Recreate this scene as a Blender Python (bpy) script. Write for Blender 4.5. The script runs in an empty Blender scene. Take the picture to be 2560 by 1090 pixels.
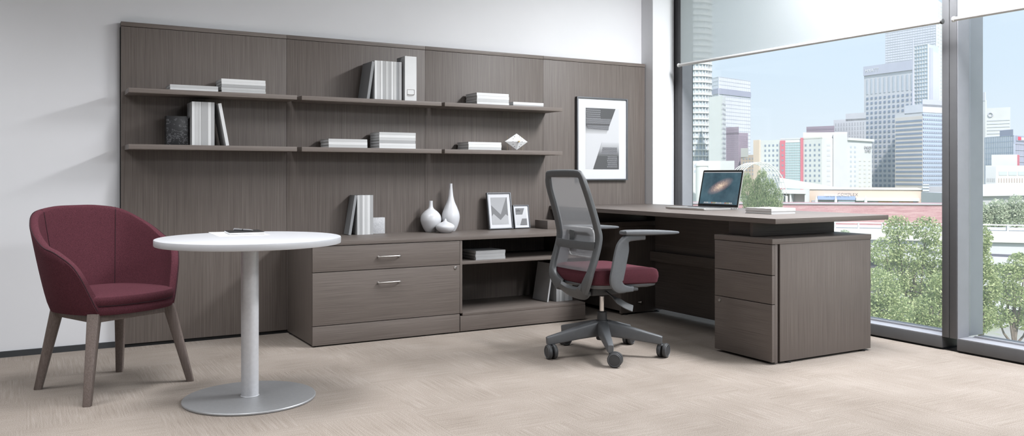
import bpy, bmesh, math, random
from mathutils import Vector, Matrix
random.seed(7)
SC = bpy.context.scene
COL = SC.collection
R = math.radians

# ------------------------------------------------------------------ camera
FPX, CX, HY, EYE = 2130.0, 1280.0, 437.0, 1.04
YAW = R(29.8)
FW = Vector((math.sin(YAW), math.cos(YAW), 0)); RT = Vector((math.cos(YAW), -math.sin(YAW), 0)); UP = Vector((0, 0, 1))
cam_d = bpy.data.cameras.new('camera'); cam = bpy.data.objects.new('camera', cam_d); COL.objects.link(cam)
cam.location = (0, 0, EYE); cam.rotation_euler = (R(90), 0, -YAW)
cam_d.sensor_fit = 'HORIZONTAL'; cam_d.sensor_width = 36.0; cam_d.lens = 36.0 * FPX / 2560.0
cam_d.shift_x = 0.0; cam_d.shift_y = -(545.0 - HY) / 2560.0
cam_d.clip_start = 0.05; cam_d.clip_end = 3000
SC.camera = cam

def at(u, v, d):
    """point seen at photo pixel (u, v), d metres in front of the camera"""
    return Vector((0, 0, EYE)) + d * (FW + (u - CX) / FPX * RT - (v - HY) / FPX * UP)

# ------------------------------------------------------------------ materials
def _m(name):
    m = bpy.data.materials.new(name); m.use_nodes = True
    nt = m.node_tree; b = nt.nodes['Principled BSDF']
    return m, nt, b
def _n(nt, t, **kw):
    n = nt.nodes.new(t)
    for k, v in kw.items(): setattr(n, k, v)
    return n
def c4(c): return (c[0], c[1], c[2], 1.0)
def ramp(nt, fac, stops):
    r = _n(nt, 'ShaderNodeValToRGB'); e = r.color_ramp.elements
    while len(e) < len(stops): e.new(0.5)
    for i, (p, c) in enumerate(stops): e[i].position = p; e[i].color = c4(c)
    nt.links.new(fac, r.inputs[0]); return r.outputs[0]
def coords(nt, scale, kind='Object', rot=(0, 0, 0)):
    tc = _n(nt, 'ShaderNodeTexCoord'); mp = _n(nt, 'ShaderNodeMapping')
    mp.inputs['Scale'].default_value = scale; mp.inputs['Rotation'].default_value = rot
    nt.links.new(tc.outputs[kind], mp.inputs[0]); return mp.outputs[0]
def noise(nt, vec, scale=1.0, detail=3.0, rough=0.55):
    n = _n(nt, 'ShaderNodeTexNoise'); n.inputs['Scale'].default_value = scale
    n.inputs['Detail'].default_value = detail; n.inputs['Roughness'].default_value = rough
    nt.links.new(vec, n.inputs['Vector']); return n.outputs[0]
def bump(nt, b, h, strength, dist=0.002):
    bp = _n(nt, 'ShaderNodeBump'); bp.inputs['Strength'].default_value = strength; bp.inputs['Distance'].default_value = dist
    nt.links.new(h, bp.inputs['Height']); nt.links.new(bp.outputs[0], b.inputs['Normal'])

def plain(name, c, rough=0.5, metal=0.0, var=0.06, scale=14.0, spec=0.5, bmp=0.0, bscale=None):
    m, nt, b = _m(name)
    v = coords(nt, (1, 1, 1)); f = noise(nt, v, scale)
    lo = tuple(max(0, x * (1 - var)) for x in c); hi = tuple(min(1, x * (1 + var)) for x in c)
    nt.links.new(ramp(nt, f, [(0.3, lo), (0.7, hi)]), b.inputs['Base Color'])
    b.inputs['Roughness'].default_value = rough; b.inputs['Metallic'].default_value = metal
    b.inputs['Specular IOR Level'].default_value = spec
    if bmp: bump(nt, b, noise(nt, v, bscale or 300, 2), bmp)
    return m

def wood(name, axis, k=1.0, tint=(1, 1, 1)):
    m, nt, b = _m(name)
    s = {'z': (620, 620, 3.0), 'x': (3.0, 620, 620), 'y': (620, 3.0, 620)}[axis]
    s2 = tuple(q * 0.22 if q > 5 else q * 0.6 for q in s)
    f1 = noise(nt, coords(nt, s), 1, 3, 0.6); f2 = noise(nt, coords(nt, s2), 1, 2)
    mx = _n(nt, 'ShaderNodeMath', operation='MULTIPLY_ADD')
    nt.links.new(f2, mx.inputs[0]); mx.inputs[1].default_value = 0.16; 
    m2 = _n(nt, 'ShaderNodeMath', operation='MULTIPLY'); nt.links.new(f1, m2.inputs[0]); m2.inputs[1].default_value = 0.84
    nt.links.new(m2.outputs[0], mx.inputs[2])
    cs = [(0.33, (0.118, 0.101, 0.092)), (0.47, (0.172, 0.149, 0.137)), (0.54, (0.196, 0.171, 0.158)), (0.70, (0.245, 0.217, 0.202))]
    k *= 0.86
    cs = [(p, tuple(c * k * t * q for c, t, q in zip(col, tint, (1.0, 0.962, 0.922)))) for p, col in cs]
    nt.links.new(ramp(nt, mx.outputs[0], cs), b.inputs['Base Color'])
    b.inputs['Roughness'].default_value = 0.48; b.inputs['Specular IOR Level'].default_value = 0.35
    return m

W_V = wood('laminate_vertical', 'z'); W_X = wood('laminate_along_x', 'x'); W_Y = wood('laminate_along_y', 'y')
W_LIT = wood('laminate_lit_front', 'x', 1.18)  # lighter laminate copy, lit look of shelves and cap put into colour
W_LEG = wood('greyed_ash', 'z', 1.15, (1.0, 0.95, 0.95))
WALL = plain('white_paint', (0.86, 0.855, 0.87), 0.85, var=0.015, scale=2)
COLUMN = plain('column_paint', (0.86, 0.86, 0.87), 0.8, var=0.01, scale=2)
CEIL = plain('ceiling_white', (0.68, 0.68, 0.69), 0.9, var=0.02)
BASEB = plain('charcoal_vinyl', (0.045, 0.047, 0.05), 0.6)
BLACK = plain('black_plastic', (0.012, 0.012, 0.012), 0.5)
GAP = plain('shadow_gap_black', (0.006, 0.006, 0.006), 0.9)
WTOP = plain('white_laminate', (0.53, 0.53, 0.545), 0.35, var=0.01)
SILVER = plain('silver_powder_coat', (0.66, 0.66, 0.68), 0.38, 0.2, var=0.04, scale=60)
SILVERD = plain('silver_disc', (0.38, 0.38, 0.385), 0.45, 0.45, var=0.04, scale=60)
CHROME = plain('polished_chrome', (0.75, 0.72, 0.70), 0.18, 1.0, var=0.02)
NICKEL = plain('satin_nickel', (0.52, 0.50, 0.48), 0.35, 1.0, var=0.03)
CGREY = plain('grey_nylon', (0.105, 0.109, 0.112), 0.45, var=0.04, scale=40)
CGREY2 = plain('grey_nylon_pale', (0.120, 0.125, 0.131), 0.45, var=0.04, scale=40)
CDARK = plain('dark_grey_nylon', (0.055, 0.056, 0.058), 0.5, var=0.04, scale=40)
BURG = plain('burgundy_wool', (0.096, 0.028, 0.038), 0.92, var=0.30, scale=260, spec=0.2, bmp=0.25, bscale=500)
BURG2 = plain('burgundy_seat_fabric', (0.092, 0.026, 0.035), 0.9, var=0.2, scale=300, spec=0.2, bmp=0.2, bscale=600)
PIPING = plain('dark_burgundy_piping', (0.030, 0.010, 0.014), 0.9)
CERAM = plain('white_ceramic', (0.74, 0.74, 0.755), 0.22, var=0.01)
MULL = plain('grey_aluminium', (0.12, 0.12, 0.124), 0.5, 0.2, var=0.04)
MULLS = plain('pale_aluminium', (0.36, 0.36, 0.385), 0.45, 0.2, var=0.03)
MULLK = plain('gasket_black', (0.01, 0.01, 0.012), 0.7)
RAIL = plain('blind_rail_white', (0.72, 0.71, 0.69), 0.4, var=0.02)
RAILG = plain('blind_cap_grey', (0.06, 0.06, 0.06), 0.5)
FRAME = plain('pewter_frame', (0.14, 0.145, 0.155), 0.5, 0.4, var=0.05)
MATB = plain('picture_mat_white', (0.72, 0.72, 0.745), 0.8, var=0.01)
PAPER = plain('white_paper', (0.86, 0.86, 0.86), 0.85, var=0.01)
ALU = plain('laptop_aluminium', (0.62, 0.60, 0.57), 0.35, 0.7, var=0.02)
PEN = plain('pen_silver', (0.62, 0.62, 0.64), 0.3, 0.7)
GOLD = plain('thin_brass', (0.62, 0.48, 0.26), 0.35, 0.9)
BOOKS = {'white': plain('book_white', (0.78, 0.78, 0.775), 0.7, var=0.02), 'pale grey': plain('book_pale_grey', (0.60, 0.60, 0.595), 0.7, var=0.02),
         'light grey': plain('book_light_grey', (0.44, 0.44, 0.44), 0.7, var=0.02), 'grey': plain('book_grey', (0.29, 0.295, 0.30), 0.7, var=0.02),
         'dark grey': plain('book_dark_grey', (0.19, 0.195, 0.20), 0.7, var=0.02)}

def marble(name, base, vein, lo, hi, scale, rough=0.35):
    m, nt, b = _m(name); v = coords(nt, (1, 1, 1))
    f = noise(nt, v, scale, 8, 0.7)
    n2 = noise(nt, v, scale * 0.45, 4, 0.6)
    d = _n(nt, 'ShaderNodeMath', operation='SUBTRACT'); nt.links.new(f, d.inputs[0]); nt.links.new(n2, d.inputs[1])
    a = _n(nt, 'ShaderNodeMath', operation='ABSOLUTE'); nt.links.new(d.outputs[0], a.inputs[0])
    nt.links.new(ramp(nt, a.outputs[0], [(lo, vein), (hi, base)]), b.inputs['Base Color'])
    b.inputs['Roughness'].default_value = rough; return m
MARBK = marble('black_marble', (0.016, 0.016, 0.018), (0.30, 0.30, 0.31), 0.0, 0.010, 16)
MARBW = marble('white_marble', (0.66, 0.66, 0.67), (0.48, 0.48, 0.50), 0.0, 0.022, 14)

def carpet():
    m, nt, b = _m('carpet_tiles')
    tc = _n(nt, 'ShaderNodeTexCoord')
    def vec(scale, rz=0.0):
        mp = _n(nt, 'ShaderNodeMapping'); mp.inputs['Scale'].default_value = scale; mp.inputs['Rotation'].default_value = (0, 0, rz)
        nt.links.new(tc.outputs['Object'], mp.inputs[0]); return mp.outputs[0]
    ck = _n(nt, 'ShaderNodeTexChecker'); ck.inputs['Scale'].default_value = 1.0
    nt.links.new(vec((2.0, 2.0, 2.0)), ck.inputs['Vector'])
    sa = noise(nt, vec((150, 3.5, 1)), 1, 3, 0.6); sb = noise(nt, vec((3.5, 150, 1)), 1, 3, 0.6)
    mix = _n(nt, 'ShaderNodeMix', data_type='FLOAT')
    nt.links.new(ck.outputs['Fac'], mix.inputs[0]); nt.links.new(sa, mix.inputs[2]); nt.links.new(sb, mix.inputs[3])
    sp = noise(nt, vec((1, 1, 1)), 330, 2, 0.7)
    big = noise(nt, vec((1, 1, 1)), 2.6, 2, 0.5)
    def ma(a, k, c):
        n = _n(nt, 'ShaderNodeMath', operation='MULTIPLY_ADD'); nt.links.new(a, n.inputs[0]); n.inputs[1].default_value = k
        if isinstance(c, float): n.inputs[2].default_value = c
        else: nt.links.new(c, n.inputs[2])
        return n.outputs[0]
    f = ma(mix.outputs[0], 0.20, ma(sp, 0.66, ma(big, 0.14, 0.0)))
    nt.links.new(ramp(nt, f, [(0.34, (0.115, 0.091, 0.074)), (0.45, (0.27, 0.226, 0.190)), (0.54, (0.335, 0.286, 0.246)), (0.66, (0.53, 0.472, 0.425))]), b.inputs['Base Color'])
    b.inputs['Roughness'].default_value = 0.97; b.inputs['Specular IOR Level'].default_value = 0.1
    bump(nt, b, sp, 0.5, 0.004); return m
CARPET = carpet()

def glass_mat(name, tint=(0.985, 0.99, 0.995), gloss=0.05, veil=0.0, veilc=(0.9, 0.93, 0.97)):
    m = bpy.data.materials.new(name); m.use_nodes = True; nt = m.node_tree; nt.nodes.clear()
    out = _n(nt, 'ShaderNodeOutputMaterial'); t = _n(nt, 'ShaderNodeBsdfTransparent'); g = _n(nt, 'ShaderNodeBsdfGlossy')
    t.inputs[0].default_value = c4(tint); g.inputs['Roughness'].default_value = 0.02
    lw = _n(nt, 'ShaderNodeLayerWeight'); lw.inputs[0].default_value = 0.25
    mp = _n(nt, 'ShaderNodeMath', operation='MULTIPLY'); nt.links.new(lw.outputs['Fresnel'], mp.inputs[0]); mp.inputs[1].default_value = gloss * 8
    mx = _n(nt, 'ShaderNodeMixShader'); nt.links.new(mp.outputs[0], mx.inputs[0]); nt.links.new(t.outputs[0], mx.inputs[1]); nt.links.new(g.outputs[0], mx.inputs[2])
    last = mx.outputs[0]
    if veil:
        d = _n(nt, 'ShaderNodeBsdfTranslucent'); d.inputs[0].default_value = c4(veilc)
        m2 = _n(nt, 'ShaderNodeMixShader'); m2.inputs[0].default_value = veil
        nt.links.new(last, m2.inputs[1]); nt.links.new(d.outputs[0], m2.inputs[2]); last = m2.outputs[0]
    nt.links.new(last, out.inputs[0]); return m
GLASS = glass_mat('window_glass', gloss=0.03, veil=0.06)  # veil is a translucent layer standing in for the haze outside

def sheer(name, c, opacity, weave, trans=0.6):
    """thin woven cloth: threads (diffuse + translucent) with open holes between"""
    m = bpy.data.materials.new(name); m.use_nodes = True; nt = m.node_tree; nt.nodes.clear()
    out = _n(nt, 'ShaderNodeOutputMaterial'); t = _n(nt, 'ShaderNodeBsdfTransparent')
    d = _n(nt, 'ShaderNodeBsdfDiffuse'); l = _n(nt, 'ShaderNodeBsdfTranslucent')
    f = noise(nt, coords(nt, (1, 1, 1)), weave, 1)
    colr = ramp(nt, f, [(0.3, tuple(x * 0.94 for x in c)), (0.7, c)])
    nt.links.new(colr, d.inputs[0]); nt.links.new(colr, l.inputs[0])
    a = _n(nt, 'ShaderNodeMixShader'); a.inputs[0].default_value = trans
    nt.links.new(d.outputs[0], a.inputs[1]); nt.links.new(l.outputs[0], a.inputs[2])
    mx = _n(nt, 'ShaderNodeMixShader'); mx.inputs[0].default_value = opacity
    nt.links.new(t.outputs[0], mx.inputs[1]); nt.links.new(a.outputs[0], mx.inputs[2]); nt.links.new(mx.outputs[0], out.inputs[0])
    return m
BLIND = sheer('blind_screen_cloth', (0.90, 0.90, 0.905), 0.60, 900, 0.74)
MESH = sheer('chair_mesh', (0.33, 0.33, 0.335), 0.62, 900, 0.35)
LUMB = sheer('clear_lumbar_plastic', (0.55, 0.56, 0.57), 0.30, 50, 0.4)

# ------------------------------------------------------------------ mesh helpers
def BM(): return bmesh.new()
def box(bm, x0, x1, y0, y1, z0, z1, b=0.0, seg=2, M=None):
    vs = [bm.verts.new((x, y, z)) for x in (x0, x1) for y in (y0, y1) for z in (z0, z1)]
    fs = [(0, 1, 3, 2), (4, 6, 7, 5), (0, 4, 5, 1), (2, 3, 7, 6), (0, 2, 6, 4), (1, 5, 7, 3)]
    faces = [bm.faces.new([vs[i] for i in f]) for f in fs]
    if M is not None: bmesh.ops.transform(bm, matrix=M, verts=vs)
    if b:
        es = list({e for f in faces for e in f.edges})
        bmesh.ops.bevel(bm, geom=es, offset=b, offset_type='OFFSET', segments=seg, profile=0.6, affect='EDGES')
    return bm
def prism(bm, pts, z0, z1, b=0.0, seg=2):
    n = len(pts); lo = [bm.verts.new((p[0], p[1], z0)) for p in pts]; hi = [bm.verts.new((p[0], p[1], z1)) for p in pts]
    top = bm.faces.new(hi); bot = bm.faces.new(list(reversed(lo)))
    for i in range(n): bm.faces.new((lo[i], lo[(i + 1) % n], hi[(i + 1) % n], hi[i]))
    if b: bmesh.ops.bevel(bm, geom=list(set(top.edges) | set(bot.edges)), offset=b, segments=seg, profile=0.6, affect='EDGES')
    return bm
def extrude_poly(bm, pts, vec):
    vec = Vector(vec); n = len(pts); a = [bm.verts.new(Vector(p)) for p in pts]; c = [bm.verts.new(Vector(p) + vec) for p in pts]
    bm.faces.new(a); bm.faces.new(list(reversed(c)))
    for i in range(n): bm.faces.new((a[i], c[i], c[(i + 1) % n], a[(i + 1) % n]))
    return bm
def loft(bm, rings, caps=True, closed=False):
    V = [[bm.verts.new(Vector(p)) for p in r] for r in rings]; n = len(V[0]); m = len(V)
    for i in range(m if closed else m - 1):
        A, B = V[i], V[(i + 1) % m]
        for j in range(n): bm.faces.new((A[j], A[(j + 1) % n], B[(j + 1) % n], B[j]))
    if caps and not closed: bm.faces.new(list(reversed(V[0]))); bm.faces.new(V[-1])
    return bm
def sweep(bm, path, ab, up=(0, 0, 1), n=14, p=3.0, closed=False, caps=True):
    """superellipse section: a along the side vector, b along the local up"""
    path = [Vector(q) for q in path]; m = len(path); rings = []
    for i, q in enumerate(path):
        if closed: t = path[(i + 1) % m] - path[i - 1]
        else: t = path[min(i + 1, m - 1)] - path[max(i - 1, 0)]
        t.normalize(); u = Vector(up[i] if isinstance(up, list) else up)
        s = t.cross(u); s.normalize(); w = s.cross(t)
        a, b_ = ab[i] if isinstance(ab, list) else ab
        ring = []
        for k in range(n):
            th = 2 * math.pi * k / n; c, sn = math.cos(th), math.sin(th)
            ring.append(q + s * a * math.copysign(abs(c) ** (2 / p), c) + w * b_ * math.copysign(abs(sn) ** (2 / p), sn))
        rings.append(ring)
    return loft(bm, rings, caps, closed)
def tube(bm, path, r, n=10, closed=False):
    path = [Vector(q) for q in path]
    if closed:
        up = Vector((0, 0, 0))
        for i in range(len(path)): up += path[i - 1].cross(path[i])
        c = sum(path, Vector((0, 0, 0))) / len(path); up = Vector((0, 0, 0))
        for i in range(len(path)): up += (path[i - 1] - c).cross(path[i] - c)
        up.normalize()
    else:
        d = path[-1] - path[0]; up = Vector((0, 0, 1)) if abs(d.normalized().z) < 0.8 else Vector((1, 0, 0))
    ab = [(x, x) for x in r] if isinstance(r, (list, tuple)) else (r, r)
    return sweep(bm, path, ab, up, n, 2.0, closed)
def lathe(bm, prof, n=32, c=(0, 0, 0)):
    rings = []
    for r, z in prof: rings.append([Vector((c[0] + max(r, 1e-4) * math.cos(2 * math.pi * k / n), c[1] + max(r, 1e-4) * math.sin(2 * math.pi * k / n), c[2] + z)) for k in range(n)])
    return loft(bm, rings)
def cyl(bm, p0, p1, r, n=20, b=0.0): 
    p0, p1 = Vector(p0), Vector(p1); d = (p1 - p0)
    if not b: return tube(bm, [p0, p1], r, n)
    t = d.normalized() * b
    return tube(bm, [p0, p0 + t * 0.3, p0 + t, p1 - t, p1 - t * 0.3, p1], [r - b, r - b * 0.3, r, r, r - b * 0.3, r - b], n)
def bez(p, n=24):
    """Catmull-Rom through the points"""
    p = [Vector(q) for q in p]; out = []
    for i in range(len(p) - 1):
        a, b_, c, d = p[max(i - 1, 0)], p[i], p[i + 1], p[min(i + 2, len(p) - 1)]
        for k in range(n):
            t = k / n; out.append(0.5 * ((2 * b_) + (c - a) * t + (2 * a - 5 * b_ + 4 * c - d) * t * t + (3 * b_ - a - 3 * c + d) * t ** 3))
    out.append(p[-1]); return out
def rrect(x0, x1, y0, y1, r, n=6):
    out = []
    for cx, cy, a0 in ((x1 - r, y1 - r, 0), (x0 + r, y1 - r, 90), (x0 + r, y0 + r, 180), (x1 - r, y0 + r, 270)):
        for k in range(n + 1): a = R(a0 + 90 * k / n); out.append((cx + r * math.cos(a), cy + r * math.sin(a)))
    return out

# ------------------------------------------------------------------ object helpers
def obj(name, bm, mat, parent=None, smooth=True, label=None):
    bmesh.ops.recalc_face_normals(bm, faces=bm.faces[:])
    me = bpy.data.meshes.new(name); bm.to_mesh(me); bm.free()
    if mat is not None: me.materials.append(mat)
    if smooth:
        me.shade_smooth(); me.set_sharp_from_angle(angle=R(35))
    o = bpy.data.objects.new(name, me); COL.objects.link(o)
    if parent: o.parent = parent
    if label: o['label'] = label
    return o
def tag(o, label, cat, group=None, kind=None):
    o['label'] = label; o['category'] = cat
    if group: o['group'] = group
    if kind: o['kind'] = kind
    return o
def thing(name, label, cat, loc=(0, 0, 0), rz=0.0, group=None):
    o = bpy.data.objects.new(name, None); COL.objects.link(o); o.location = loc; o.rotation_euler = (0, 0, rz); o.empty_display_size = 0.05
    return tag(o, label, cat, group)
def struct(name, bm, m, parent=None, smooth=False):
    o = obj(name, bm, m, parent, smooth)
    if not parent: o['kind'] = 'structure'
    return o
def dup(root, loc, rz, label, group=None):
    r = root.copy(); COL.objects.link(r); r.location = loc; r.rotation_euler = (0, 0, rz); r['label'] = label
    if group: r['group'] = group
    for ch in list(root.children):
        c = ch.copy(); COL.objects.link(c); c.parent = r
        for g in list(ch.children):
            d = g.copy(); COL.objects.link(d); d.parent = c
    return r
def bx(name, dims, m, parent=None, b=0.0015, label=None):
    return obj(name, box(BM(), *dims, b=b), m, parent, label=label)

# ------------------------------------------------------------------ the room
YW, YP = 5.655, 5.60
XG = 4.86                       # glazing plane
RX0, RX1, RY0, CZ = -3.2, 4.95, -2.2, 2.95
struct('floor', box(BM(), RX0 - 0.2, RX1, RY0 - 0.2, YW + 0.2, -0.25, 0), CARPET)
struct('ceiling', box(BM(), RX0 - 0.2, RX1 + 0.1, RY0 - 0.2, YW + 0.2, CZ, CZ + 0.3), CEIL)
struct('wall_back', box(BM(), RX0 - 0.2, RX1, YW, YW + 0.2, 0, CZ), WALL)
WALL_G = plain('low_bounce_grey', (0.34, 0.34, 0.35), 0.9, var=0.02, scale=2)  # unseen walls; grey picked to cut the light they bounce back
struct('wall_left', box(BM(), RX0 - 0.2, RX0, RY0 - 0.2, YW, 0, CZ), WALL_G)
struct('wall_front', box(BM(), RX0, RX1, RY0 - 0.2, RY0, 0, CZ), WALL_G)
struct('baseboard_back', box(BM(), RX0, 0.5, YW - 0.012, YW, 0, 0.034), BASEB)
# column beside the window with one rounded corner
pts = [(4.487, YW), (4.487, 5.505)] + [(4.61 + 0.124 * math.sin(R(a)), 5.535 - 0.030 * math.cos(R(a))) for a in range(0, 91, 6)] + [(4.734, YW)]
tag(struct('column', prism(BM(), pts, 0, CZ), COLUMN, smooth=True), 'white rounded structural column in the corner beside the window', 'column')

# window wall: one frame per glazed bay
def window(name, y0, y1, left_jamb, right_mullion):
    w = bpy.data.objects.new(name, None); COL.objects.link(w); w['kind'] = 'structure'; w.location = (0, 0, 0)
    ym0, ym1 = right_mullion
    bm = box(BM(), 4.735, 5.0, ym1, left_jamb, 0.012, 0.078, b=0.002); obj('sill', bm, MULL, w)
    obj('sill_cap', box(BM(), 4.738, 4.85, ym1, left_jamb, 0.0782, 0.0835, b=0.001), MULLS, w)
    obj('sill_gasket', box(BM(), 4.75, 5.0, ym1, left_jamb, 0.0, 0.012), MULLK, w)
    obj('glazing_bead', box(BM(), 4.842, 4.856, ym1, left_jamb - 0.04, 0.0836, 0.095, b=0.001), MULLS, w)
    obj('head', box(BM(), 4.735, 5.0, ym1, left_jamb, CZ - 0.12, CZ - 0.002, b=0.002), MULL, w)
    ymid = (ym0 + ym1) / 2
    obj('mullion', box(BM(), 4.735, 4.85, ymid + 0.0018, ym1, 0.078, CZ - 0.12, b=0.0015), MULL, w)
    obj('mullion', box(BM(), 4.735, 4.85, ym0, ymid - 0.0018, 0.078, CZ - 0.12, b=0.0015), MULL, w)
    obj('mullion_gasket', box(BM(), 4.745, 4.84, ymid - 0.002, ymid + 0.002, 0.078, CZ - 0.12), MULLK, w)
    obj('mullion_side_plate', box(BM(), 4.739, 4.846, ym0 - 0.0045, ym0 - 0.0005, 0.084, CZ - 0.121), MULLS, w)
    obj('mullion_outer_fin', box(BM(), 4.852, 5.02, ymid - 0.03, ymid + 0.03, 0.08, CZ - 0.12), MULLS, w)
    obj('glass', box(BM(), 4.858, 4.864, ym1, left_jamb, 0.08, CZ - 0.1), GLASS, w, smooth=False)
    return w
w1 = window('window_1', 3.125, 5.476, 5.49, (3.032, 3.125))
obj('jamb', box(BM(), 4.735, 4.86, 5.436, 5.482, 0.0, CZ - 0.12, b=0.0015), MULL, w1)
obj('jamb_side_plate', box(BM(), 4.739, 4.846, 5.4305, 5.4355, 0.084, CZ - 0.121), MULLS, w1)
obj('jamb_backing', box(BM(), 4.74, 4.868, 5.483, YW + 0.2, 0.0, CZ), MULL, w1)
window('window_2', 0.65, 3.03, 3.031, (0.56, 0.653))
window('window_3', -1.9, 0.56, 0.559, (-1.95, -1.857))

# roller blinds
def blind(y0, y1, zb, label, cap_right):
    t = thing('roller_blind', label, 'window blind', (4.655, (y0 + y1) / 2, zb), 0, 'roller blinds at the windows')
    h = (y1 - y0) / 2
    obj('blind_cloth', box(BM(), -0.0006, 0.0006, -h + 0.03, h - 0.03, 0.008, CZ - zb - 0.09), BLIND, t, smooth=False)
    bm = BM(); cyl(bm, (0, -h + 0.012, 0), (0, h - 0.012, 0), 0.0125, 18); obj('bottom_rail', bm, RAIL, t)
    for s in (-1, 1):
        bm = BM(); cyl(bm, (0, s * (h - 0.012), 0), (0, s * h, 0), 0.0165, 20, 0.003)
        obj('end_cap', bm, RAILG if s == cap_right else RAIL, t, label='grey end cap' if s == cap_right else None)
    bm = BM(); cyl(bm, (0, -h + 0.01, CZ - zb - 0.08), (0, h - 0.01, CZ - zb - 0.08), 0.04, 20); obj('roller_tube', bm, RAIL, t)
blind(3.065, 5.385, 1.937, 'half lowered white sheer roller blind over the left window bay above the laptop', -1)
blind(0.62, 3.005, 1.937, 'half lowered white sheer roller blind right of the window post', 0)

# ------------------------------------------------------------------ wood wall panelling
pan = thing('wall_panelling', 'tall grey brown wood veneer panelling covering the back wall behind the shelves', 'wall panel', (0, 0, 0))
seams = [0.504, 1.499, 2.491, 3.485, 4.481]
for i in range(4):
    a, b_ = seams[i] + 0.0008, seams[i + 1] - 0.0008
    o = obj('panel', box(BM(), -(b_ - a) / 2, (b_ - a) / 2, -0.022, 0.022, 0, 1.911, b=0.0006), W_V, pan); o.location = ((a + b_) / 2, YP + 0.022, 0.021)
    o = obj('cap_rail', box(BM(), -(b_ - a) / 2, (b_ - a) / 2, -0.026, 0.026, 0, 0.026, b=0.001), W_LIT, pan); o.location = ((a + b_) / 2, YP + 0.023, 1.9345)
obj('plinth', box(BM(), 0.506, 4.479, YP + 0.006, YW, 0, 0.0205), GAP, pan)
obj('edge_strip', box(BM(), 0.5025, 0.5042, YP + 0.012, YW, 0.02, 1.93), GAP, pan)

SHELF = {}
for row, zt, zb in (('upper', 1.5435, 1.516), ('lower', 1.2175, 1.1885)):
    for nm, x0, x1 in (('left', 0.523, 1.500), ('middle', 1.531, 2.508), ('right', 2.532, 3.506)):
        o = obj('wall_shelf', box(BM(), -(x1 - x0) / 2, (x1 - x0) / 2, 5.358 - YP, -0.001, 0, zt - zb, b=0.001), W_LIT)
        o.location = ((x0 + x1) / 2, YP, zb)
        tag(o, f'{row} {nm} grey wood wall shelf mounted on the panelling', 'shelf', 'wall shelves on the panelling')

# ------------------------------------------------------------------ credenza
cr = thing('credenza', 'low grey wood credenza with two wide drawers and an open bay, along the panelling', 'credenza', (1.503, 5.04, 0))
def P(name, x0, x1, y0, y1, z0, z1, m, b=0.001, par=None, label=None):
    """box part of the credenza with its own local origin so that grain never repeats"""
    o = obj(name, box(BM(), 0, x1 - x0, 0, y1 - y0, 0, z1 - z0, b=b), m, par or cr, label=label); o.location = (x0 - 1.503, y0 - 5.04, z0); return o
P('worktop', 1.500, 3.52, 5.036, 5.598, 0.6095, 0.635, W_X)
P('side_panel', 1.503, 1.523, 5.058, 5.597, 0.012, 0.608, W_V)
P('divider_panel', 2.492, 2.510, 5.043, 5.595, 0.126, 0.608, W_V)
P('back_panel', 1.524, 3.49, 5.57, 5.596, 0.02, 0.608, W_V)
P('side_panel', 3.474, 3.492, 5.2, 5.569, 0.127, 0.608, W_V)
P('drawer_carcass', 1.5235, 2.4915, 5.062, 5.568, 0.02, 0.606, GAP, 0)
d1 = P('drawer', 1.505, 2.489, 5.040, 5.058, 0.4515, 0.606, W_X)
d2 = P('drawer', 1.505, 2.489, 5.040, 5.058, 0.1275, 0.4475, W_X)
P('plinth', 1.505, 2.489, 5.040, 5.061, 0.008, 0.1235, W_X)
P('plinth', 2.494, 3.492, 5.040, 5.060, 0.008, 0.108, W_X)
P('bay_floor', 2.512, 3.492, 5.041, 5.569, 0.109, 0.127, W_X)
P('bay_shelf', 2.511, 3.473, 5.048, 5.568, 0.4465, 0.4645, W_X)
def pull(par, cx, cz):
    bm = BM(); h = 0.073
    pts = bez([(cx - h, -0.001, cz - 0.004), (cx - h + 0.004, -0.016, cz - 0.002), (cx - h * 0.6, -0.021, cz), (cx, -0.023, cz), (cx + h * 0.6, -0.021, cz), (cx + h - 0.004, -0.016, cz - 0.002), (cx + h, -0.001, cz - 0.004)], 6)
    sweep(bm, pts, (0.0058, 0.0045), (0, 0, 1), 10, 2.2)
    for s in (-1, 1): cyl(bm, (cx + s * (h - 0.003), -0.0045, cz - 0.003), (cx + s * (h - 0.003), 0.0005, cz - 0.003), 0.0075, 14)
    return obj('handle', bm, NICKEL, par, label='curved nickel drawer pull')
pull(d1, 0.488, 0.078); pull(d2, 0.488, 0.240)
bm = BM(); cyl(bm, (0.953, -0.004, 0.302), (0.953, 0.0005, 0.302), 0.0105, 20, 0.0012); lk = obj('lock', bm, NICKEL, d2)
for x, y in ((1.54, 5.09), (1.52, 5.55), (2.45, 5.09), (3.45, 5.09)):
    bm = BM(); lathe(bm, [(0.018, 0), (0.018, 0.008), (0.008, 0.010), (0.008, 0.022)], 16, (x - 1.503, y - 5.04, 0)); obj('levelling_foot', bm, BLACK, cr)

# ------------------------------------------------------------------ desk
dk = thing('desk', 'long grey wood desk top running from the back wall to the drawer pedestal', 'desk', (3.54, 3.30, 0))
def D(name, x0, x1, y0, y1, z0, z1, m, b=0.001, par=None, org=(3.54, 3.30)):
    o = obj(name, box(BM(), 0, x1 - x0, 0, y1 - y0, 0, z1 - z0, b=b), m, par or dk); o.location = (x0 - org[0], y0 - org[1], z0); return o
D('desktop', 3.541, 4.487, 3.303, 5.597, 0.772, 0.800, W_Y, 0.0012)
D('modesty_panel', 4.155, 4.175, 3.79, 5.07, 0.030, 0.771, W_Y)
D('rear_panel', 4.2215, 4.2415, 5.10, 5.56, 0.6905, 0.771, W_Y)
D('cross_rail', 4.105, 4.13, 3.79, 5.069, 0.392, 0.464, W_Y)
D('end_panel', 3.835, 4.22, 5.072, 5.092, 0.012, 0.655, W_V)
D('support_cabinet', 3.84, 4.22, 5.093, 5.565, 0.03, 0.654, W_V)
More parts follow.
